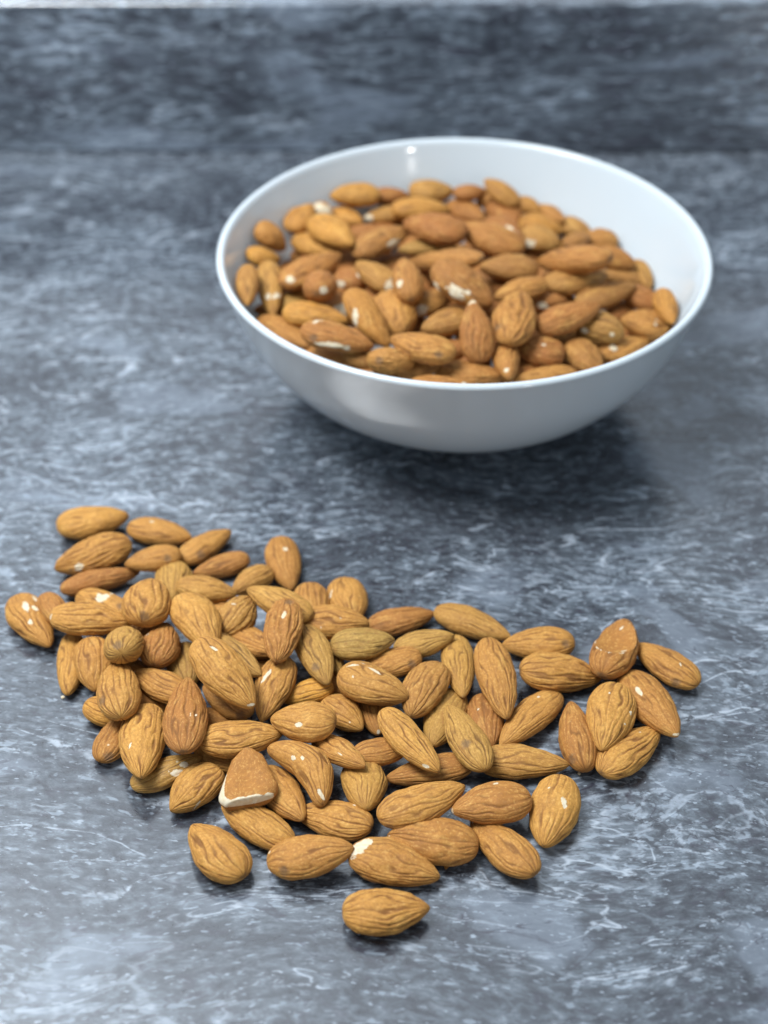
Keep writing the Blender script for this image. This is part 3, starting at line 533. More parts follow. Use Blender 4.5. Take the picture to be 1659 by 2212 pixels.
('B','upright almond pressed against the left side of the bowl',[-48.52,476.16,53.34],[0.053,-0.995,-0.084],[0.999,0.053,0.0],[24.2,8.5,6.0],{'t':0.2,'w':0.5},[],None),
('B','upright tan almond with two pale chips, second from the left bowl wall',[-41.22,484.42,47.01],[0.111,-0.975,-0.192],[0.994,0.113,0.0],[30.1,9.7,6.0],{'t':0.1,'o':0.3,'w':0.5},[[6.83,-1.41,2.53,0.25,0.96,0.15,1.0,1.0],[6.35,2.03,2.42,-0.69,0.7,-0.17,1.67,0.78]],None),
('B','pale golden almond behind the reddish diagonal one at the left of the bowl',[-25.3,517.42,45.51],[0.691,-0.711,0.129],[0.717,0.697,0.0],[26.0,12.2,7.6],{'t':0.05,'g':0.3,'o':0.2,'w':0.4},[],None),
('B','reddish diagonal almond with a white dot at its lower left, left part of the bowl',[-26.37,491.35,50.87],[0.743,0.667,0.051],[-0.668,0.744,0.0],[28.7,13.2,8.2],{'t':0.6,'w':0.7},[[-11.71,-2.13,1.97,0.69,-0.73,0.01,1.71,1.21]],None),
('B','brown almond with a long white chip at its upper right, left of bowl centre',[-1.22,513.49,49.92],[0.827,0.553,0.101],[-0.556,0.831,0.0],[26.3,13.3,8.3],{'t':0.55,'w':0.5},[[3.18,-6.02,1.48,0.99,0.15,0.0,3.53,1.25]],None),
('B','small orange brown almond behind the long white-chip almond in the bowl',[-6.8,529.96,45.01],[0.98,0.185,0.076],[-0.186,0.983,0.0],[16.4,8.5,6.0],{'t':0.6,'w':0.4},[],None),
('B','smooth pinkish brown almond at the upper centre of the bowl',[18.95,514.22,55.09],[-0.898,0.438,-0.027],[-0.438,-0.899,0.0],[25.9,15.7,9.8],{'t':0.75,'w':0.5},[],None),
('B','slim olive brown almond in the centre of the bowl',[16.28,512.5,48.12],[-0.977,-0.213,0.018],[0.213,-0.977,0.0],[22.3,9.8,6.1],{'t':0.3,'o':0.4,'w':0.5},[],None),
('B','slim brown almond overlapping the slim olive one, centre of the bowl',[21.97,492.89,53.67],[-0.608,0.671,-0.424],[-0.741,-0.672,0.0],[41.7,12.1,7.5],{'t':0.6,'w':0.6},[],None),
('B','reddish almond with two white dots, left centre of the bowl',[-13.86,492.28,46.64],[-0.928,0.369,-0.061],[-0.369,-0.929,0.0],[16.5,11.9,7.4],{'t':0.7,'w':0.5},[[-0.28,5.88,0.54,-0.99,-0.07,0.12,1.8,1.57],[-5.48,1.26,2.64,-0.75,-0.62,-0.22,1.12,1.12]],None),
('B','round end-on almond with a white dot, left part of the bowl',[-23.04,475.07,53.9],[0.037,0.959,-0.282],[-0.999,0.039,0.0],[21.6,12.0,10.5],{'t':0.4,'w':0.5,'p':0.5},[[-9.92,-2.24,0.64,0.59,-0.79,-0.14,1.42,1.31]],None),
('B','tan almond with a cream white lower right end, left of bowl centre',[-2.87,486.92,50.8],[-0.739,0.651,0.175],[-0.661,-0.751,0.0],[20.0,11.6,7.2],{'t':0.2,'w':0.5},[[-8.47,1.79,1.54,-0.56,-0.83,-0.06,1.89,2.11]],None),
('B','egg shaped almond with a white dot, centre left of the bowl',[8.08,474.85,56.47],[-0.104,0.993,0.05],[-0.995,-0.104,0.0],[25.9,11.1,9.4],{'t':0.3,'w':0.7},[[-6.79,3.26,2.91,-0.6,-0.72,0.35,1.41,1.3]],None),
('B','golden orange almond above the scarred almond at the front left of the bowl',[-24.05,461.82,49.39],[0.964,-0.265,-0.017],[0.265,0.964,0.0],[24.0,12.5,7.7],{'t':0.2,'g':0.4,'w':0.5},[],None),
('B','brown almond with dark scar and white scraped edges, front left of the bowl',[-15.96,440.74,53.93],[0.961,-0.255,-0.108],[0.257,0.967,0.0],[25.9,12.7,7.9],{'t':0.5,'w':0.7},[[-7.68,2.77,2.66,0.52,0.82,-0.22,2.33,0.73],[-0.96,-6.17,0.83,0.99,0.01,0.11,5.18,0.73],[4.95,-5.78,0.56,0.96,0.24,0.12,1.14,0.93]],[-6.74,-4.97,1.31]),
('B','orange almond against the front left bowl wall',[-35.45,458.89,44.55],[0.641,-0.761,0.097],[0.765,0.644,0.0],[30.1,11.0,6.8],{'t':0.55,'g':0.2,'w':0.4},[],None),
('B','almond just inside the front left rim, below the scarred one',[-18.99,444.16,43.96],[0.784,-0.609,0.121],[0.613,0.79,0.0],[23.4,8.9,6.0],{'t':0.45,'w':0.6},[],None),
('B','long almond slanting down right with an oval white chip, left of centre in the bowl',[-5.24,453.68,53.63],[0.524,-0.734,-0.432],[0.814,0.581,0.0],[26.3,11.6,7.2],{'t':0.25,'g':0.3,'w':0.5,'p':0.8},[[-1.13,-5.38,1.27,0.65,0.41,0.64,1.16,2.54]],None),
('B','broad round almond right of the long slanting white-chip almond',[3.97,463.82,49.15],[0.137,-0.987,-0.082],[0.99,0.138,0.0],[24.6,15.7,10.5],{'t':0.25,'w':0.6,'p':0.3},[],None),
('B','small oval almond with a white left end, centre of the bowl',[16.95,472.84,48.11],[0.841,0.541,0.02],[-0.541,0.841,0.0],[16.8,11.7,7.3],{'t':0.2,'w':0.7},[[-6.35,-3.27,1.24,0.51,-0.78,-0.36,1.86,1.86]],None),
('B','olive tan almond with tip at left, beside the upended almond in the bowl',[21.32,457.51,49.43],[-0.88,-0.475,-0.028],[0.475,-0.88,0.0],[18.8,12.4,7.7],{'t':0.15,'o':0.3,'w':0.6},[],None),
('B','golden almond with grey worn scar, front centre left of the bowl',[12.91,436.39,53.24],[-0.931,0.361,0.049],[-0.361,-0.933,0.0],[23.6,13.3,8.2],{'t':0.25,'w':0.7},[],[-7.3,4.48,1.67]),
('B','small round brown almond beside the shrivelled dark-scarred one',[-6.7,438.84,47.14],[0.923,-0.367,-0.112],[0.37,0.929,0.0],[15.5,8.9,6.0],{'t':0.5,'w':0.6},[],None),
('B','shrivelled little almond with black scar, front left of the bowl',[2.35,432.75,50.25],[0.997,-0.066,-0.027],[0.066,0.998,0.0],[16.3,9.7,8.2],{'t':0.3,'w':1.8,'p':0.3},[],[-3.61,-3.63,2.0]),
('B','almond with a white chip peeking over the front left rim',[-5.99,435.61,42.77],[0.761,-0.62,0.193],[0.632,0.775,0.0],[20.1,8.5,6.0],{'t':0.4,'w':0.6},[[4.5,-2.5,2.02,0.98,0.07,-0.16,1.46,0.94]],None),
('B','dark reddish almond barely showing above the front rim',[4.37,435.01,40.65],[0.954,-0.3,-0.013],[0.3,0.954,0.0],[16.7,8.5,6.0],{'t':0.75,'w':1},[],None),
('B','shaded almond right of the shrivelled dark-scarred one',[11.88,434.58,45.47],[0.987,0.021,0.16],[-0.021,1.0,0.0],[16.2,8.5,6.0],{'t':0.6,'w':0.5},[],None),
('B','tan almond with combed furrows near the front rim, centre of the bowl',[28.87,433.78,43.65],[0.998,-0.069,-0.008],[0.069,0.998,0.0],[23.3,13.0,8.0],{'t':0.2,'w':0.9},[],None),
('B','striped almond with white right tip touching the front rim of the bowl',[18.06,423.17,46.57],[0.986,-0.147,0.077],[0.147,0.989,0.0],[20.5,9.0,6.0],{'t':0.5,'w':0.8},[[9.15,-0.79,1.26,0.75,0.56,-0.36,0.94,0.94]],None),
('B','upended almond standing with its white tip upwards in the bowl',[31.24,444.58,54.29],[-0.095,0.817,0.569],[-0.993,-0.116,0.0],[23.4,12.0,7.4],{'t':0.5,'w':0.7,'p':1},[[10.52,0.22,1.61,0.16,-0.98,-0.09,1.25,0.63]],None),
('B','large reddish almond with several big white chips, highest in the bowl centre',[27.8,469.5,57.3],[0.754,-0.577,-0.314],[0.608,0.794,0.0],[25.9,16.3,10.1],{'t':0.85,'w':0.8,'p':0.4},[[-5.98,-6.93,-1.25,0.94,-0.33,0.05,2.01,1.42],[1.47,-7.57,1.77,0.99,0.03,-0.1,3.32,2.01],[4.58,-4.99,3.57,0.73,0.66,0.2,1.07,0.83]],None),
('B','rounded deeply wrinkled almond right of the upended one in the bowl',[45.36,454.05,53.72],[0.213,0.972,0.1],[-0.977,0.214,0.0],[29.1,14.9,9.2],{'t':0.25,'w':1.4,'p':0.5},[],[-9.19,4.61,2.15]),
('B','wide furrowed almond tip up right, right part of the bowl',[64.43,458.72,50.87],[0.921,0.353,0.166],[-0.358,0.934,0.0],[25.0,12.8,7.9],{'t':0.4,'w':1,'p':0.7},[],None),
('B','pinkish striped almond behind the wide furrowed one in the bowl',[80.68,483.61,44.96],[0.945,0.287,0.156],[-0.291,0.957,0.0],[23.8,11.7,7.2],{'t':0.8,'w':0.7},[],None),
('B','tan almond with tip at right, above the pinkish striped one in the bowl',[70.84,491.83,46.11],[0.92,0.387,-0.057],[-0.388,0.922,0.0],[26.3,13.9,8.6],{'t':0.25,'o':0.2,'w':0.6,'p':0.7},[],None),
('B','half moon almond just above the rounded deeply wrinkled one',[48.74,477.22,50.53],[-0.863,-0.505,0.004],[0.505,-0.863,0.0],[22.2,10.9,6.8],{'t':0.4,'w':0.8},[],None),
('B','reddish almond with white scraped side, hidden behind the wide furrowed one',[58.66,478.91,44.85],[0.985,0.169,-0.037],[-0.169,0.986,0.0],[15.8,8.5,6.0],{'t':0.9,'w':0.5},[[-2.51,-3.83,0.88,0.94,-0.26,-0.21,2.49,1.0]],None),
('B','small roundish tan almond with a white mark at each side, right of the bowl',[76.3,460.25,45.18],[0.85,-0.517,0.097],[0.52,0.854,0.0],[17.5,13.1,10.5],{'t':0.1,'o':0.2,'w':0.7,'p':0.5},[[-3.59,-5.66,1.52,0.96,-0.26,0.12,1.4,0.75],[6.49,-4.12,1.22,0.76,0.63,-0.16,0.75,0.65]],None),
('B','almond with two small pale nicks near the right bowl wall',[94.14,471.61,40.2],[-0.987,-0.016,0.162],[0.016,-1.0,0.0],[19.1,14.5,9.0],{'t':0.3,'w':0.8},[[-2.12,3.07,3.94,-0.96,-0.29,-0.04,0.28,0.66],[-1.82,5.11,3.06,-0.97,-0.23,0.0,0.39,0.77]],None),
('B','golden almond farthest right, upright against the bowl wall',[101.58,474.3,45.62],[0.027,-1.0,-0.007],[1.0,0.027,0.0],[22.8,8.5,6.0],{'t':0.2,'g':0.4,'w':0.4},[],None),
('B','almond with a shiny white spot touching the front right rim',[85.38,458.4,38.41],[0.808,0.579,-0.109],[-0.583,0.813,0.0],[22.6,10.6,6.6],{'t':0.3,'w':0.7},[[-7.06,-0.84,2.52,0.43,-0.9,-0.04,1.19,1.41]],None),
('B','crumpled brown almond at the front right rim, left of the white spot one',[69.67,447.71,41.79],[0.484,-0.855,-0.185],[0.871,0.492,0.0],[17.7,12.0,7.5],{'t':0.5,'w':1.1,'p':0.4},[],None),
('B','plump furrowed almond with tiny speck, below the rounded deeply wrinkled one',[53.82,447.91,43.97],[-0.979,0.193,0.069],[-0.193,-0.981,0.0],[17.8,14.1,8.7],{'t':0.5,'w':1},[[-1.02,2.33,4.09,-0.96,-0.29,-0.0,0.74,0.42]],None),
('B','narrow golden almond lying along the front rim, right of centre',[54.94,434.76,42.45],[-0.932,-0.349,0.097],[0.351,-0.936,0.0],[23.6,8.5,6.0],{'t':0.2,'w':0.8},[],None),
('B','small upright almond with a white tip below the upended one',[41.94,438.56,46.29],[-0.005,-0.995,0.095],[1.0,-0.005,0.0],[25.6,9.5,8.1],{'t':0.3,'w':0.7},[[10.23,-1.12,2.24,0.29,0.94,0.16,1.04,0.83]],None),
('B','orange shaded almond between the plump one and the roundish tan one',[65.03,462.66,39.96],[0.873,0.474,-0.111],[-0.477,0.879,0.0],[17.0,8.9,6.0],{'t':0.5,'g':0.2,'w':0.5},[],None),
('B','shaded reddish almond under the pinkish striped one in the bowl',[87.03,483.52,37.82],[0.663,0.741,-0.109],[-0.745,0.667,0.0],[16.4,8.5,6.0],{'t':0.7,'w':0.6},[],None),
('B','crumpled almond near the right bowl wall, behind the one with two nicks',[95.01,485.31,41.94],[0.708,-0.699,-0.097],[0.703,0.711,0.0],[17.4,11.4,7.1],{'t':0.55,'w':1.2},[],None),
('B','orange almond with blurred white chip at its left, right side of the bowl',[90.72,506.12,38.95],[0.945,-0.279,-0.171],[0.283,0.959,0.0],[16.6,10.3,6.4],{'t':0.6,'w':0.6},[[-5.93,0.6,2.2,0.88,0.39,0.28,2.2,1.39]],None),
('B','rusty orange almond near the right rear bowl wall',[87.47,510.02,44.43],[0.91,-0.382,-0.159],[0.387,0.922,0.0],[16.4,11.2,7.0],{'t':0.75,'g':0.2,'w':0.5},[],None),
('B','greyish tan almond sliding down the right bowl wall',[97.88,508.72,38.46],[0.234,-0.966,-0.114],[0.972,0.235,0.0],[17.5,8.5,6.0],{'t':0.2,'o':0.3,'w':0.5},[],None),
('B','long brown almond at the right of the heap, behind the tip-right tan one',[69.14,495.01,52.65],[-0.682,0.615,-0.395],[-0.67,-0.743,0.0],[34.8,15.1,9.4],{'t':0.4,'w':0.4},[],None),
('B','smooth brown almond right of the large reddish many-chipped one',[45.94,494.5,49.61],[-0.986,-0.134,0.094],[0.135,-0.991,0.0],[22.1,13.8,8.6],{'t':0.45,'o':0.1,'w':0.4},[],None),
('B','brown almond sloping down right at the upper centre, beside a long white chip',[40.27,513.84,51.23],[-0.874,0.468,0.129],[-0.472,-0.881,0.0],[27.4,15.6,9.7],{'t':0.5,'w':0.4},[],None),
('B','almond with the longest white chip, behind the brown one sloping down right',[46.53,526.29,47.6],[0.525,-0.851,0.026],[0.851,0.525,0.0],[22.9,10.2,6.3],{'t':0.75,'w':0.4},[[5.24,-2.33,2.4,0.99,0.03,-0.16,4.66,2.07]],None),
('B','olive brown almond with one pale dot, upper right of the heap',[59.84,523.83,44.91],[0.852,-0.524,-0.001],[0.524,0.852,0.0],[17.4,13.3,8.2],{'t':0.3,'o':0.3,'w':0.4},[[-1.55,-6.31,1.09,0.96,0.01,0.28,2.07,1.29]],None),
('B','bright orange almond at the upper right of the heap',[61.72,538.5,42.66],[0.928,-0.36,-0.093],[0.361,0.932,0.0],[17.9,13.2,8.2],{'t':0.5,'g':0.5,'w':0.3},[],None),
('B','rounded brown almond at the rear, above the longest white chip',[48.72,551.52,41.63],[0.313,-0.95,-0.01],[0.95,0.313,0.0],[24.5,14.0,8.7],{'t':0.5,'w':0.5},[],None),
('B','rearmost pointed almond of the heap, tip reaching up left',[46.69,554.74,48.97],[-0.751,0.553,0.361],[-0.593,-0.805,0.0],[17.7,10.3,6.4],{'t':0.25,'o':0.2,'w':0.4},[],None),
('B','small orange almond at the rear right edge of the heap',[57.58,552.26,44.15],[0.741,-0.666,-0.082],[0.668,0.744,0.0],[12.7,8.5,6.0],{'t':0.5,'g':0.3,'w':0.3},[],None),
('B','small brown almond behind the bright orange one',[66.08,548.66,42.37],[0.466,-0.87,0.162],[0.882,0.472,0.0],[20.0,8.5,6.0],{'t':0.5,'w':0.3},[],None),
('B','dull olive almond at the right rear edge of the heap',[75.68,541.93,40.05],[0.639,-0.769,0.022],[0.769,0.639,0.0],[16.8,10.9,6.8],{'t':0.3,'o':0.4,'w':0.3},[],None),
('B','plump brown almond at the right rear against the bowl wall',[83.83,530.53,40.78],[-0.937,-0.339,0.09],[0.34,-0.94,0.0],[14.8,12.5,7.7],{'t':0.5,'w':0.4},[],None),
('B','reddish almond left of the plump brown one at the right rear',[74.43,523.55,44.7],[0.641,0.754,-0.144],[-0.762,0.647,0.0],[15.7,8.5,6.0],{'t':0.7,'w':0.4},[],None),
('B','small dark brown almond beside the rearmost pointed one',[34.37,557.12,47.53],[0.993,0.117,0.009],[-0.117,0.993,0.0],[13.8,8.8,6.0],{'t':0.6,'w':0.4},[],None),
('B','crumpled reddish almond in the rear centre of the heap',[32.85,550.76,42.37],[0.551,-0.828,0.108],[0.832,0.554,0.0],[22.2,11.8,7.3],{'t':0.65,'w':0.5},[],None),
('B','tan almond curving below the rearmost pointed one',[41.14,558.82,44.39],[-0.798,-0.201,-0.568],[0.244,-0.97,0.0],[10.0,9.6,6.0],{'t':0.3,'o':0.1,'w':0.4},[],None),
('B','shaded olive almond under the reddish diagonal one in the bowl',[-32.26,484.11,42.82],[0.811,0.579,0.09],[-0.581,0.814,0.0],[17.1,8.5,6.0],{'t':0.2,'o':0.5,'w':0.4},[],None),
('B','half hidden almond with a big cream patch, behind the long slanting one',[-15.25,473.11,44.9],[0.953,0.285,0.103],[-0.286,0.958,0.0],[16.6,8.5,6.0],{'t':0.2,'w':0.4},[[-0.7,-2.97,2.13,0.96,-0.23,-0.13,3.02,2.47]],None),
('B','shaded brown almond left of the foot of the upended one',[25.11,449.74,43.57],[0.959,0.284,0.002],[-0.284,0.959,0.0],[16.6,8.8,6.0],{'t':0.6,'w':0.5},[],None),
('B','shaded almond low against the front rim, right of the combed-furrow one',[41.1,435.23,38.75],[0.997,0.059,-0.04],[-0.059,0.998,0.0],[16.6,8.5,6.0],{'t':0.6,'w':0.5},[],None),
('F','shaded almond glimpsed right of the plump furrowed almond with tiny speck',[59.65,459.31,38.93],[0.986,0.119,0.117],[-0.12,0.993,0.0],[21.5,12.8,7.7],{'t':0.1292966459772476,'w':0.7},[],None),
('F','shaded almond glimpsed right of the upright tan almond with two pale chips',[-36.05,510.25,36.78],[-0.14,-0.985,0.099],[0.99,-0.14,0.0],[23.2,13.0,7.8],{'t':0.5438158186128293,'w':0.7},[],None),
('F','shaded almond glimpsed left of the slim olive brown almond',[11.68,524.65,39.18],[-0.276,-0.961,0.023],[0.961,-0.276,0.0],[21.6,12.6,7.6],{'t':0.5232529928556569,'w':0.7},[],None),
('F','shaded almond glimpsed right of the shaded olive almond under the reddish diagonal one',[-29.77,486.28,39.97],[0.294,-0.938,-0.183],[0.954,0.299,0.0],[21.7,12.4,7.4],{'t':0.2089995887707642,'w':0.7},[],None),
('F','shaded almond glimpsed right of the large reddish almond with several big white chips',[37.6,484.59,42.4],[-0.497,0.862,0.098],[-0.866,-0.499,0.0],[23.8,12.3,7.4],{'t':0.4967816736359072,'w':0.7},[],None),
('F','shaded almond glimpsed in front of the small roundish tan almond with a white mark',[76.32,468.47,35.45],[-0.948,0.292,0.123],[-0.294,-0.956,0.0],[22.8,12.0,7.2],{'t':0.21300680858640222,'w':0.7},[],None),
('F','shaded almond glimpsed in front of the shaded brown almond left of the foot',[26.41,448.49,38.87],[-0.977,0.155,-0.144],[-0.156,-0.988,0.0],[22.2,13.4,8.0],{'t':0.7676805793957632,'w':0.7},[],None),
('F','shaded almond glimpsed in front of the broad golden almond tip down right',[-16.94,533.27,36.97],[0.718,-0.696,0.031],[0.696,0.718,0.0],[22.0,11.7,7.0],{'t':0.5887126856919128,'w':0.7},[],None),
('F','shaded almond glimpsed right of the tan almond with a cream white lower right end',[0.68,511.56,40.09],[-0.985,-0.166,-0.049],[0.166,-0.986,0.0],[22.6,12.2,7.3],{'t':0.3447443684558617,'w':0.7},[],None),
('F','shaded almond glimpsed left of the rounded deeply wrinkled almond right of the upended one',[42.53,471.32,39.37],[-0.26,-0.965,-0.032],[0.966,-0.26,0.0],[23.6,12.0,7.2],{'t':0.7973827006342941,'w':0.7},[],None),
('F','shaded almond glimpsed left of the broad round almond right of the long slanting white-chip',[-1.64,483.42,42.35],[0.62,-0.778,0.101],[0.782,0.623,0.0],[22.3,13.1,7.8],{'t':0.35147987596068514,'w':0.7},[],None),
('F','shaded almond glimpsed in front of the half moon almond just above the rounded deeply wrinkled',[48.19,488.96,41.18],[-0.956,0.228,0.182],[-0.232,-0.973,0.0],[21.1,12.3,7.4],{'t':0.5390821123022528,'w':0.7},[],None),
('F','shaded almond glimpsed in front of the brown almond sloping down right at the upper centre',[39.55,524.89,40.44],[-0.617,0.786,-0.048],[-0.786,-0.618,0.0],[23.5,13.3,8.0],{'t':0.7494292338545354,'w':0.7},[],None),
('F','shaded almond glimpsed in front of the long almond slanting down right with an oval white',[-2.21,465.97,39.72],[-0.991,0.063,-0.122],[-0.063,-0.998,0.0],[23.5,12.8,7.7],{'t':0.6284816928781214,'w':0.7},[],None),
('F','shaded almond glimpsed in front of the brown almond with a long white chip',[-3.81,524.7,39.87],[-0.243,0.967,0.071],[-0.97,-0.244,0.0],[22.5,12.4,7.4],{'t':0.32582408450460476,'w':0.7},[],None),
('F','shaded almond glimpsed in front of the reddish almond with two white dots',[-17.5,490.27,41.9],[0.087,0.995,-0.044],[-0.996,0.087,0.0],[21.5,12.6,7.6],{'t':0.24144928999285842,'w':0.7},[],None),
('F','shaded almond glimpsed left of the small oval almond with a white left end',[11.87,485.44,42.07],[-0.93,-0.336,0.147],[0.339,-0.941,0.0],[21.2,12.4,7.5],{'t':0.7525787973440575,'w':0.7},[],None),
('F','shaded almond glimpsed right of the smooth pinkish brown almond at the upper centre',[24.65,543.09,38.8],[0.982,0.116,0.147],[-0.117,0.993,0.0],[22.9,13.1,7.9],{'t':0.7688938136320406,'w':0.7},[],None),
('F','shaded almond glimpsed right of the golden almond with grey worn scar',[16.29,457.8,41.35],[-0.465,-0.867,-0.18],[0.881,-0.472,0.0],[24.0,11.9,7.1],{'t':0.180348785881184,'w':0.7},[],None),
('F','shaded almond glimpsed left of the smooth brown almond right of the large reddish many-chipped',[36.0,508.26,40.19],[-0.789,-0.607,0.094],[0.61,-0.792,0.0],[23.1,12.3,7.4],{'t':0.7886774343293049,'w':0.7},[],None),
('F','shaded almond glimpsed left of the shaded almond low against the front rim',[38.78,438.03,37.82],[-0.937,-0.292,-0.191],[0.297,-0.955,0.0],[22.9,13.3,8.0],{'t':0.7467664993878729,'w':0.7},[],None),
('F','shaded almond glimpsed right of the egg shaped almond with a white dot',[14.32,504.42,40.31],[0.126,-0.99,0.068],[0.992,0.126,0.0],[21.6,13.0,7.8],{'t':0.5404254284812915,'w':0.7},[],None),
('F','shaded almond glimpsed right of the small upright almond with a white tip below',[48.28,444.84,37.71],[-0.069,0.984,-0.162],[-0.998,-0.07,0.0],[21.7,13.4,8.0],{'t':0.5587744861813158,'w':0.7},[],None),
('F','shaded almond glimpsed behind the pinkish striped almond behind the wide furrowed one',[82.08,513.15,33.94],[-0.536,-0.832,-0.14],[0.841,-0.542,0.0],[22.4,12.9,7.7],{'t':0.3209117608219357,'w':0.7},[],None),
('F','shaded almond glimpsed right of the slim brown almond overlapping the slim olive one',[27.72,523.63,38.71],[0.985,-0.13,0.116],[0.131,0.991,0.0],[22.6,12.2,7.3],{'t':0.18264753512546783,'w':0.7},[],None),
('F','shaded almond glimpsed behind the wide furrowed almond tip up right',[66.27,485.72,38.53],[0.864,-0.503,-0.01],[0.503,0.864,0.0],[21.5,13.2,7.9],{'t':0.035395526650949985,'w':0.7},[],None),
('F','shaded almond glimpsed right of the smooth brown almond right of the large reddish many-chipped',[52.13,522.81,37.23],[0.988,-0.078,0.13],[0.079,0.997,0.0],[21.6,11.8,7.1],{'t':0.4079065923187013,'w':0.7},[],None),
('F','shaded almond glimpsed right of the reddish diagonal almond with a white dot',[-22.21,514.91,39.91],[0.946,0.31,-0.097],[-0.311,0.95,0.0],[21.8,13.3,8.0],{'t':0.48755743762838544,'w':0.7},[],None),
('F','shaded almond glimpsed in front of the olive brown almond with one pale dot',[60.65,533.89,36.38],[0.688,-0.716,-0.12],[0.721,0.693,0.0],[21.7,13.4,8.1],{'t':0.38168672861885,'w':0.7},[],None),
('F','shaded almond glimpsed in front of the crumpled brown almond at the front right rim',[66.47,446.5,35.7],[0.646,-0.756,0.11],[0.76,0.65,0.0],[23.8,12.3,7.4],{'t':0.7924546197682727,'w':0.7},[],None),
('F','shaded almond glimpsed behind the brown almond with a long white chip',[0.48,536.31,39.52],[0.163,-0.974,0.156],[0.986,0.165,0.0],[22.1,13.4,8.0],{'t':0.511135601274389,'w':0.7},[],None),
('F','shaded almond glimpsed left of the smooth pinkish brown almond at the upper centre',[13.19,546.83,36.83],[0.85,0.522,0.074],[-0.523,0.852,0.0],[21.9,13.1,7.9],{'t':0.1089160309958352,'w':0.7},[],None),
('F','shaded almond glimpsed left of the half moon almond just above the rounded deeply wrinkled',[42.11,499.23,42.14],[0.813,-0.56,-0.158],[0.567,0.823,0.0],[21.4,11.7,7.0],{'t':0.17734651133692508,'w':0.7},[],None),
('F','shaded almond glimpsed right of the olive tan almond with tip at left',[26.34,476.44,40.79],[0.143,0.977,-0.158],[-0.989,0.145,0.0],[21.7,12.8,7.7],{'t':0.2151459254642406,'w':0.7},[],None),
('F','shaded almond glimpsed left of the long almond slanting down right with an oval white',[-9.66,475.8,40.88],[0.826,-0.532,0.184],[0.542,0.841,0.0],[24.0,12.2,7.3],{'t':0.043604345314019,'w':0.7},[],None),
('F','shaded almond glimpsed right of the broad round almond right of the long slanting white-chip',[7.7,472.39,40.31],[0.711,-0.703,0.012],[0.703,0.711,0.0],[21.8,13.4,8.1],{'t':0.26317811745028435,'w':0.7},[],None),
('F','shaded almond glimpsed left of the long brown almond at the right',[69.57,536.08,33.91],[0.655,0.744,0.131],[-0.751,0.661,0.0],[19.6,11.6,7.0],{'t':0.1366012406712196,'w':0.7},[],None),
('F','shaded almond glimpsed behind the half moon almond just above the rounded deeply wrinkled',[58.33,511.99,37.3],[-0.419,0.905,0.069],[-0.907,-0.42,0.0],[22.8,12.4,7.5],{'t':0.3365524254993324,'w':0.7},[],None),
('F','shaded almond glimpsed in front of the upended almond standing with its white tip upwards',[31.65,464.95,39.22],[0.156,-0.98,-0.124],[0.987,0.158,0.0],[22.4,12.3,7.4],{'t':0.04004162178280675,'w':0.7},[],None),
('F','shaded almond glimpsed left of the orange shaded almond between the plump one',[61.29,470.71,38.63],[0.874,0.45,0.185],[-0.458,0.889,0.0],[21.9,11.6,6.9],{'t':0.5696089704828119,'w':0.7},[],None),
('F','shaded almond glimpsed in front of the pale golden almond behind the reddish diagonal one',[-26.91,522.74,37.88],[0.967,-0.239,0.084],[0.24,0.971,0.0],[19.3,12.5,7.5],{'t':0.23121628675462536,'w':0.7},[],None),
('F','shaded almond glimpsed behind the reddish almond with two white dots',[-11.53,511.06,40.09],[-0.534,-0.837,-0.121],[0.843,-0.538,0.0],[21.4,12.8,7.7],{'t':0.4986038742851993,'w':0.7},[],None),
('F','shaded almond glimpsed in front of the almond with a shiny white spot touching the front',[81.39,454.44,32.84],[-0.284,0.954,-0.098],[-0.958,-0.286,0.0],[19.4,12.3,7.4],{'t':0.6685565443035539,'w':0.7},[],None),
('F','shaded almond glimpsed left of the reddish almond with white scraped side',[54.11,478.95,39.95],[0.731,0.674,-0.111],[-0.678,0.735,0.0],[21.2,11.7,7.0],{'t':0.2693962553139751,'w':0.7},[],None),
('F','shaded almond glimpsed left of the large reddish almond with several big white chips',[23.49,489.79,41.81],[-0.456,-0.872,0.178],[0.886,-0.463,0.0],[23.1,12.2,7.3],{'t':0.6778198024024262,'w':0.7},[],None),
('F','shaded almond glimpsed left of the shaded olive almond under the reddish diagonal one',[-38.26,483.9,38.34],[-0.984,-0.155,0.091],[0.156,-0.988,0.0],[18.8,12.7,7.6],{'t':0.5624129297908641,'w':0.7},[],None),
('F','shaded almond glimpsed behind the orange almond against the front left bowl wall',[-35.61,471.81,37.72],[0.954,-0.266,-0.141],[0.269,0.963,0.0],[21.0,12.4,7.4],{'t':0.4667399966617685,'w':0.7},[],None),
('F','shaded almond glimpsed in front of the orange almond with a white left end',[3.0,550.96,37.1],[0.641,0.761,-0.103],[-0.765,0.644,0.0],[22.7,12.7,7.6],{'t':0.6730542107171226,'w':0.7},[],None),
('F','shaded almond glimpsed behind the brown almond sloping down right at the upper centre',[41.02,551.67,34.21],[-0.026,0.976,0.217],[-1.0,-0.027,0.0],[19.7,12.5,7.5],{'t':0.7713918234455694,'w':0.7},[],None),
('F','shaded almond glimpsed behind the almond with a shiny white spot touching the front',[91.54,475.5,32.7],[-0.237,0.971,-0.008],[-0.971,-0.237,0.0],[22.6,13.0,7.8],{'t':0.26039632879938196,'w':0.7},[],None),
('F','shaded almond glimpsed right of the golden orange almond above the scarred almond',[-20.97,479.73,40.66],[0.916,0.391,0.095],[-0.393,0.92,0.0],[23.8,13.5,8.1],{'t':0.6204415406729527,'w':0.7},[],None),
]

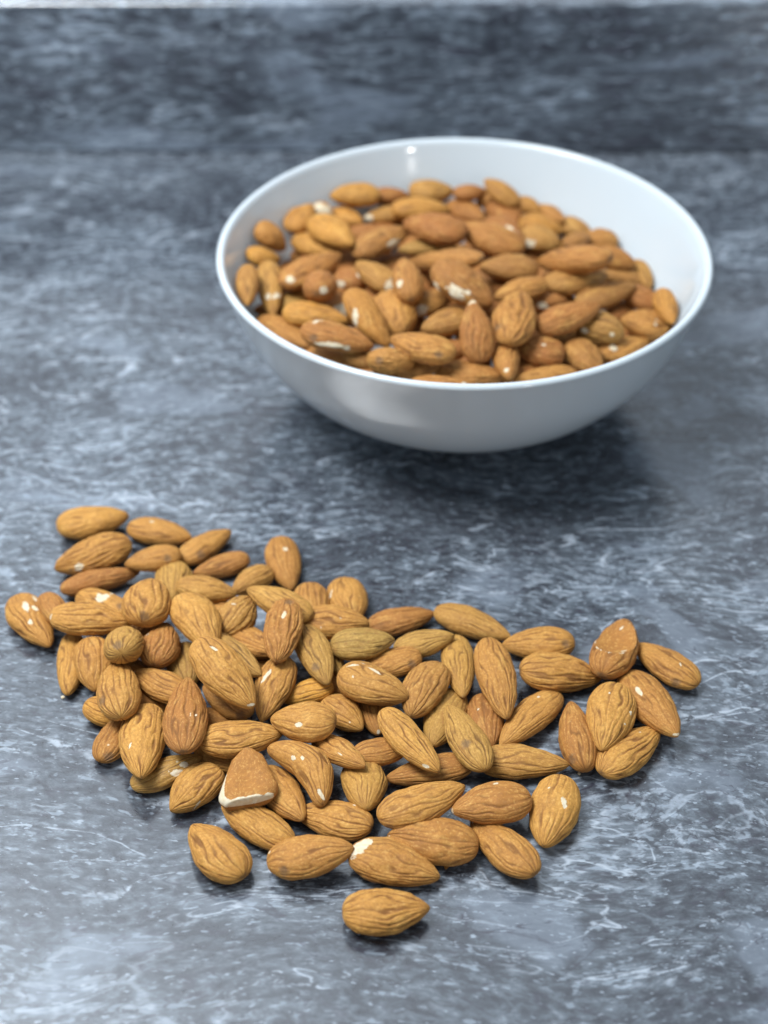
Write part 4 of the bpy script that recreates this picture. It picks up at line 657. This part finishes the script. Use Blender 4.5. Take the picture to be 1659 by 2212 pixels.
# ------------------------------------------------------------------ the almonds
from mathutils import Matrix
GROUPS = {'P': 'almonds spilled in a pile on the worktop', 'B': 'almonds heaped in the white bowl', 'F': 'deeper almonds glimpsed in the gaps of the bowl heap'}
for k, (g, label, loc, ax, ay, dims, o, chips, scar) in enumerate(ALMONDS):
    X = np.array(ax); X /= np.linalg.norm(X)
    Y = np.array(ay); Y -= X * (X @ Y); Y /= np.linalg.norm(Y)
    Z = np.cross(X, Y)
    res = (62, 144) if g == 'P' else ((44, 84) if g == 'B' else (20, 28))
    if g != 'P': o = dict(o, w=o.get('w', .8) * 1.3 + .2)
    me = almond_mesh('almond', k + 1, *dims, o, chips, scar, res)
    ob = bpy.data.objects.new('almond', me); COL.objects.link(ob)
    ob.matrix_world = Matrix(((X[0], Y[0], Z[0], loc[0] * .001), (X[1], Y[1], Z[1], loc[1] * .001), (X[2], Y[2], Z[2], loc[2] * .001), (0, 0, 0, 1)))
    jit = ((k * 7919) % 101) / 101 - .5
    ob['tone'] = float(min(1.15, max(-.1, o.get('t', .4) + (.34 + .45 * jit if g == 'B' else .7 if g == 'F' else .34 * jit)))); ob['olive'] = float(o.get('o', 0)) if g != 'B' else float(o.get('o', 0)) + max(0., ((k * 104729) % 89) / 89 - .6); ob['gold'] = float(o.get('g', 0))  # F almonds toned darker, painting shade into the heap's gaps
    ob['gloss'] = float(o.get('gl', 0)); ob['seed'] = (k * .037) % 3.0
    tag(ob, label or 'shaded almond deep in the bowl, partly seen between the almonds on top', 'almond', GROUPS[g])

# ------------------------------------------------------------------ loose crumbs beside the pile
for lab, (x, y), r in (('tiny pale crumb on the worktop left of the golden furrowed almond', (-.0971, .3249), .0006),
                       ('tiny brown crumb of skin on the worktop below the mauve brown almond', (.0168, .2615), .0006),
                       ('tiny cream crumb on the worktop below the sharp-tipped long tan almond', (.0560, .2947), .0005)):
    rr = random.Random(lab)
    import bmesh
    bm = bmesh.new(); bmesh.ops.create_icosphere(bm, subdivisions=2, radius=r)
    for v in bm.verts: v.co *= rr.uniform(.7, 1.25); v.co.z *= .5
    me = bpy.data.meshes.new('crumb'); bm.to_mesh(me); bm.free(); me.materials.append(M_ALM)
    a = me.attributes.new('chip', 'FLOAT', 'POINT'); a.data.foreach_set('value', [0.0 if 'brown' in lab else 1.0] * len(me.vertices))
    ob = bpy.data.objects.new('crumb', me); COL.objects.link(ob); ob.location = (x, y, r * .45)
    ob['tone'] = .6
    tag(ob, lab, 'crumb')
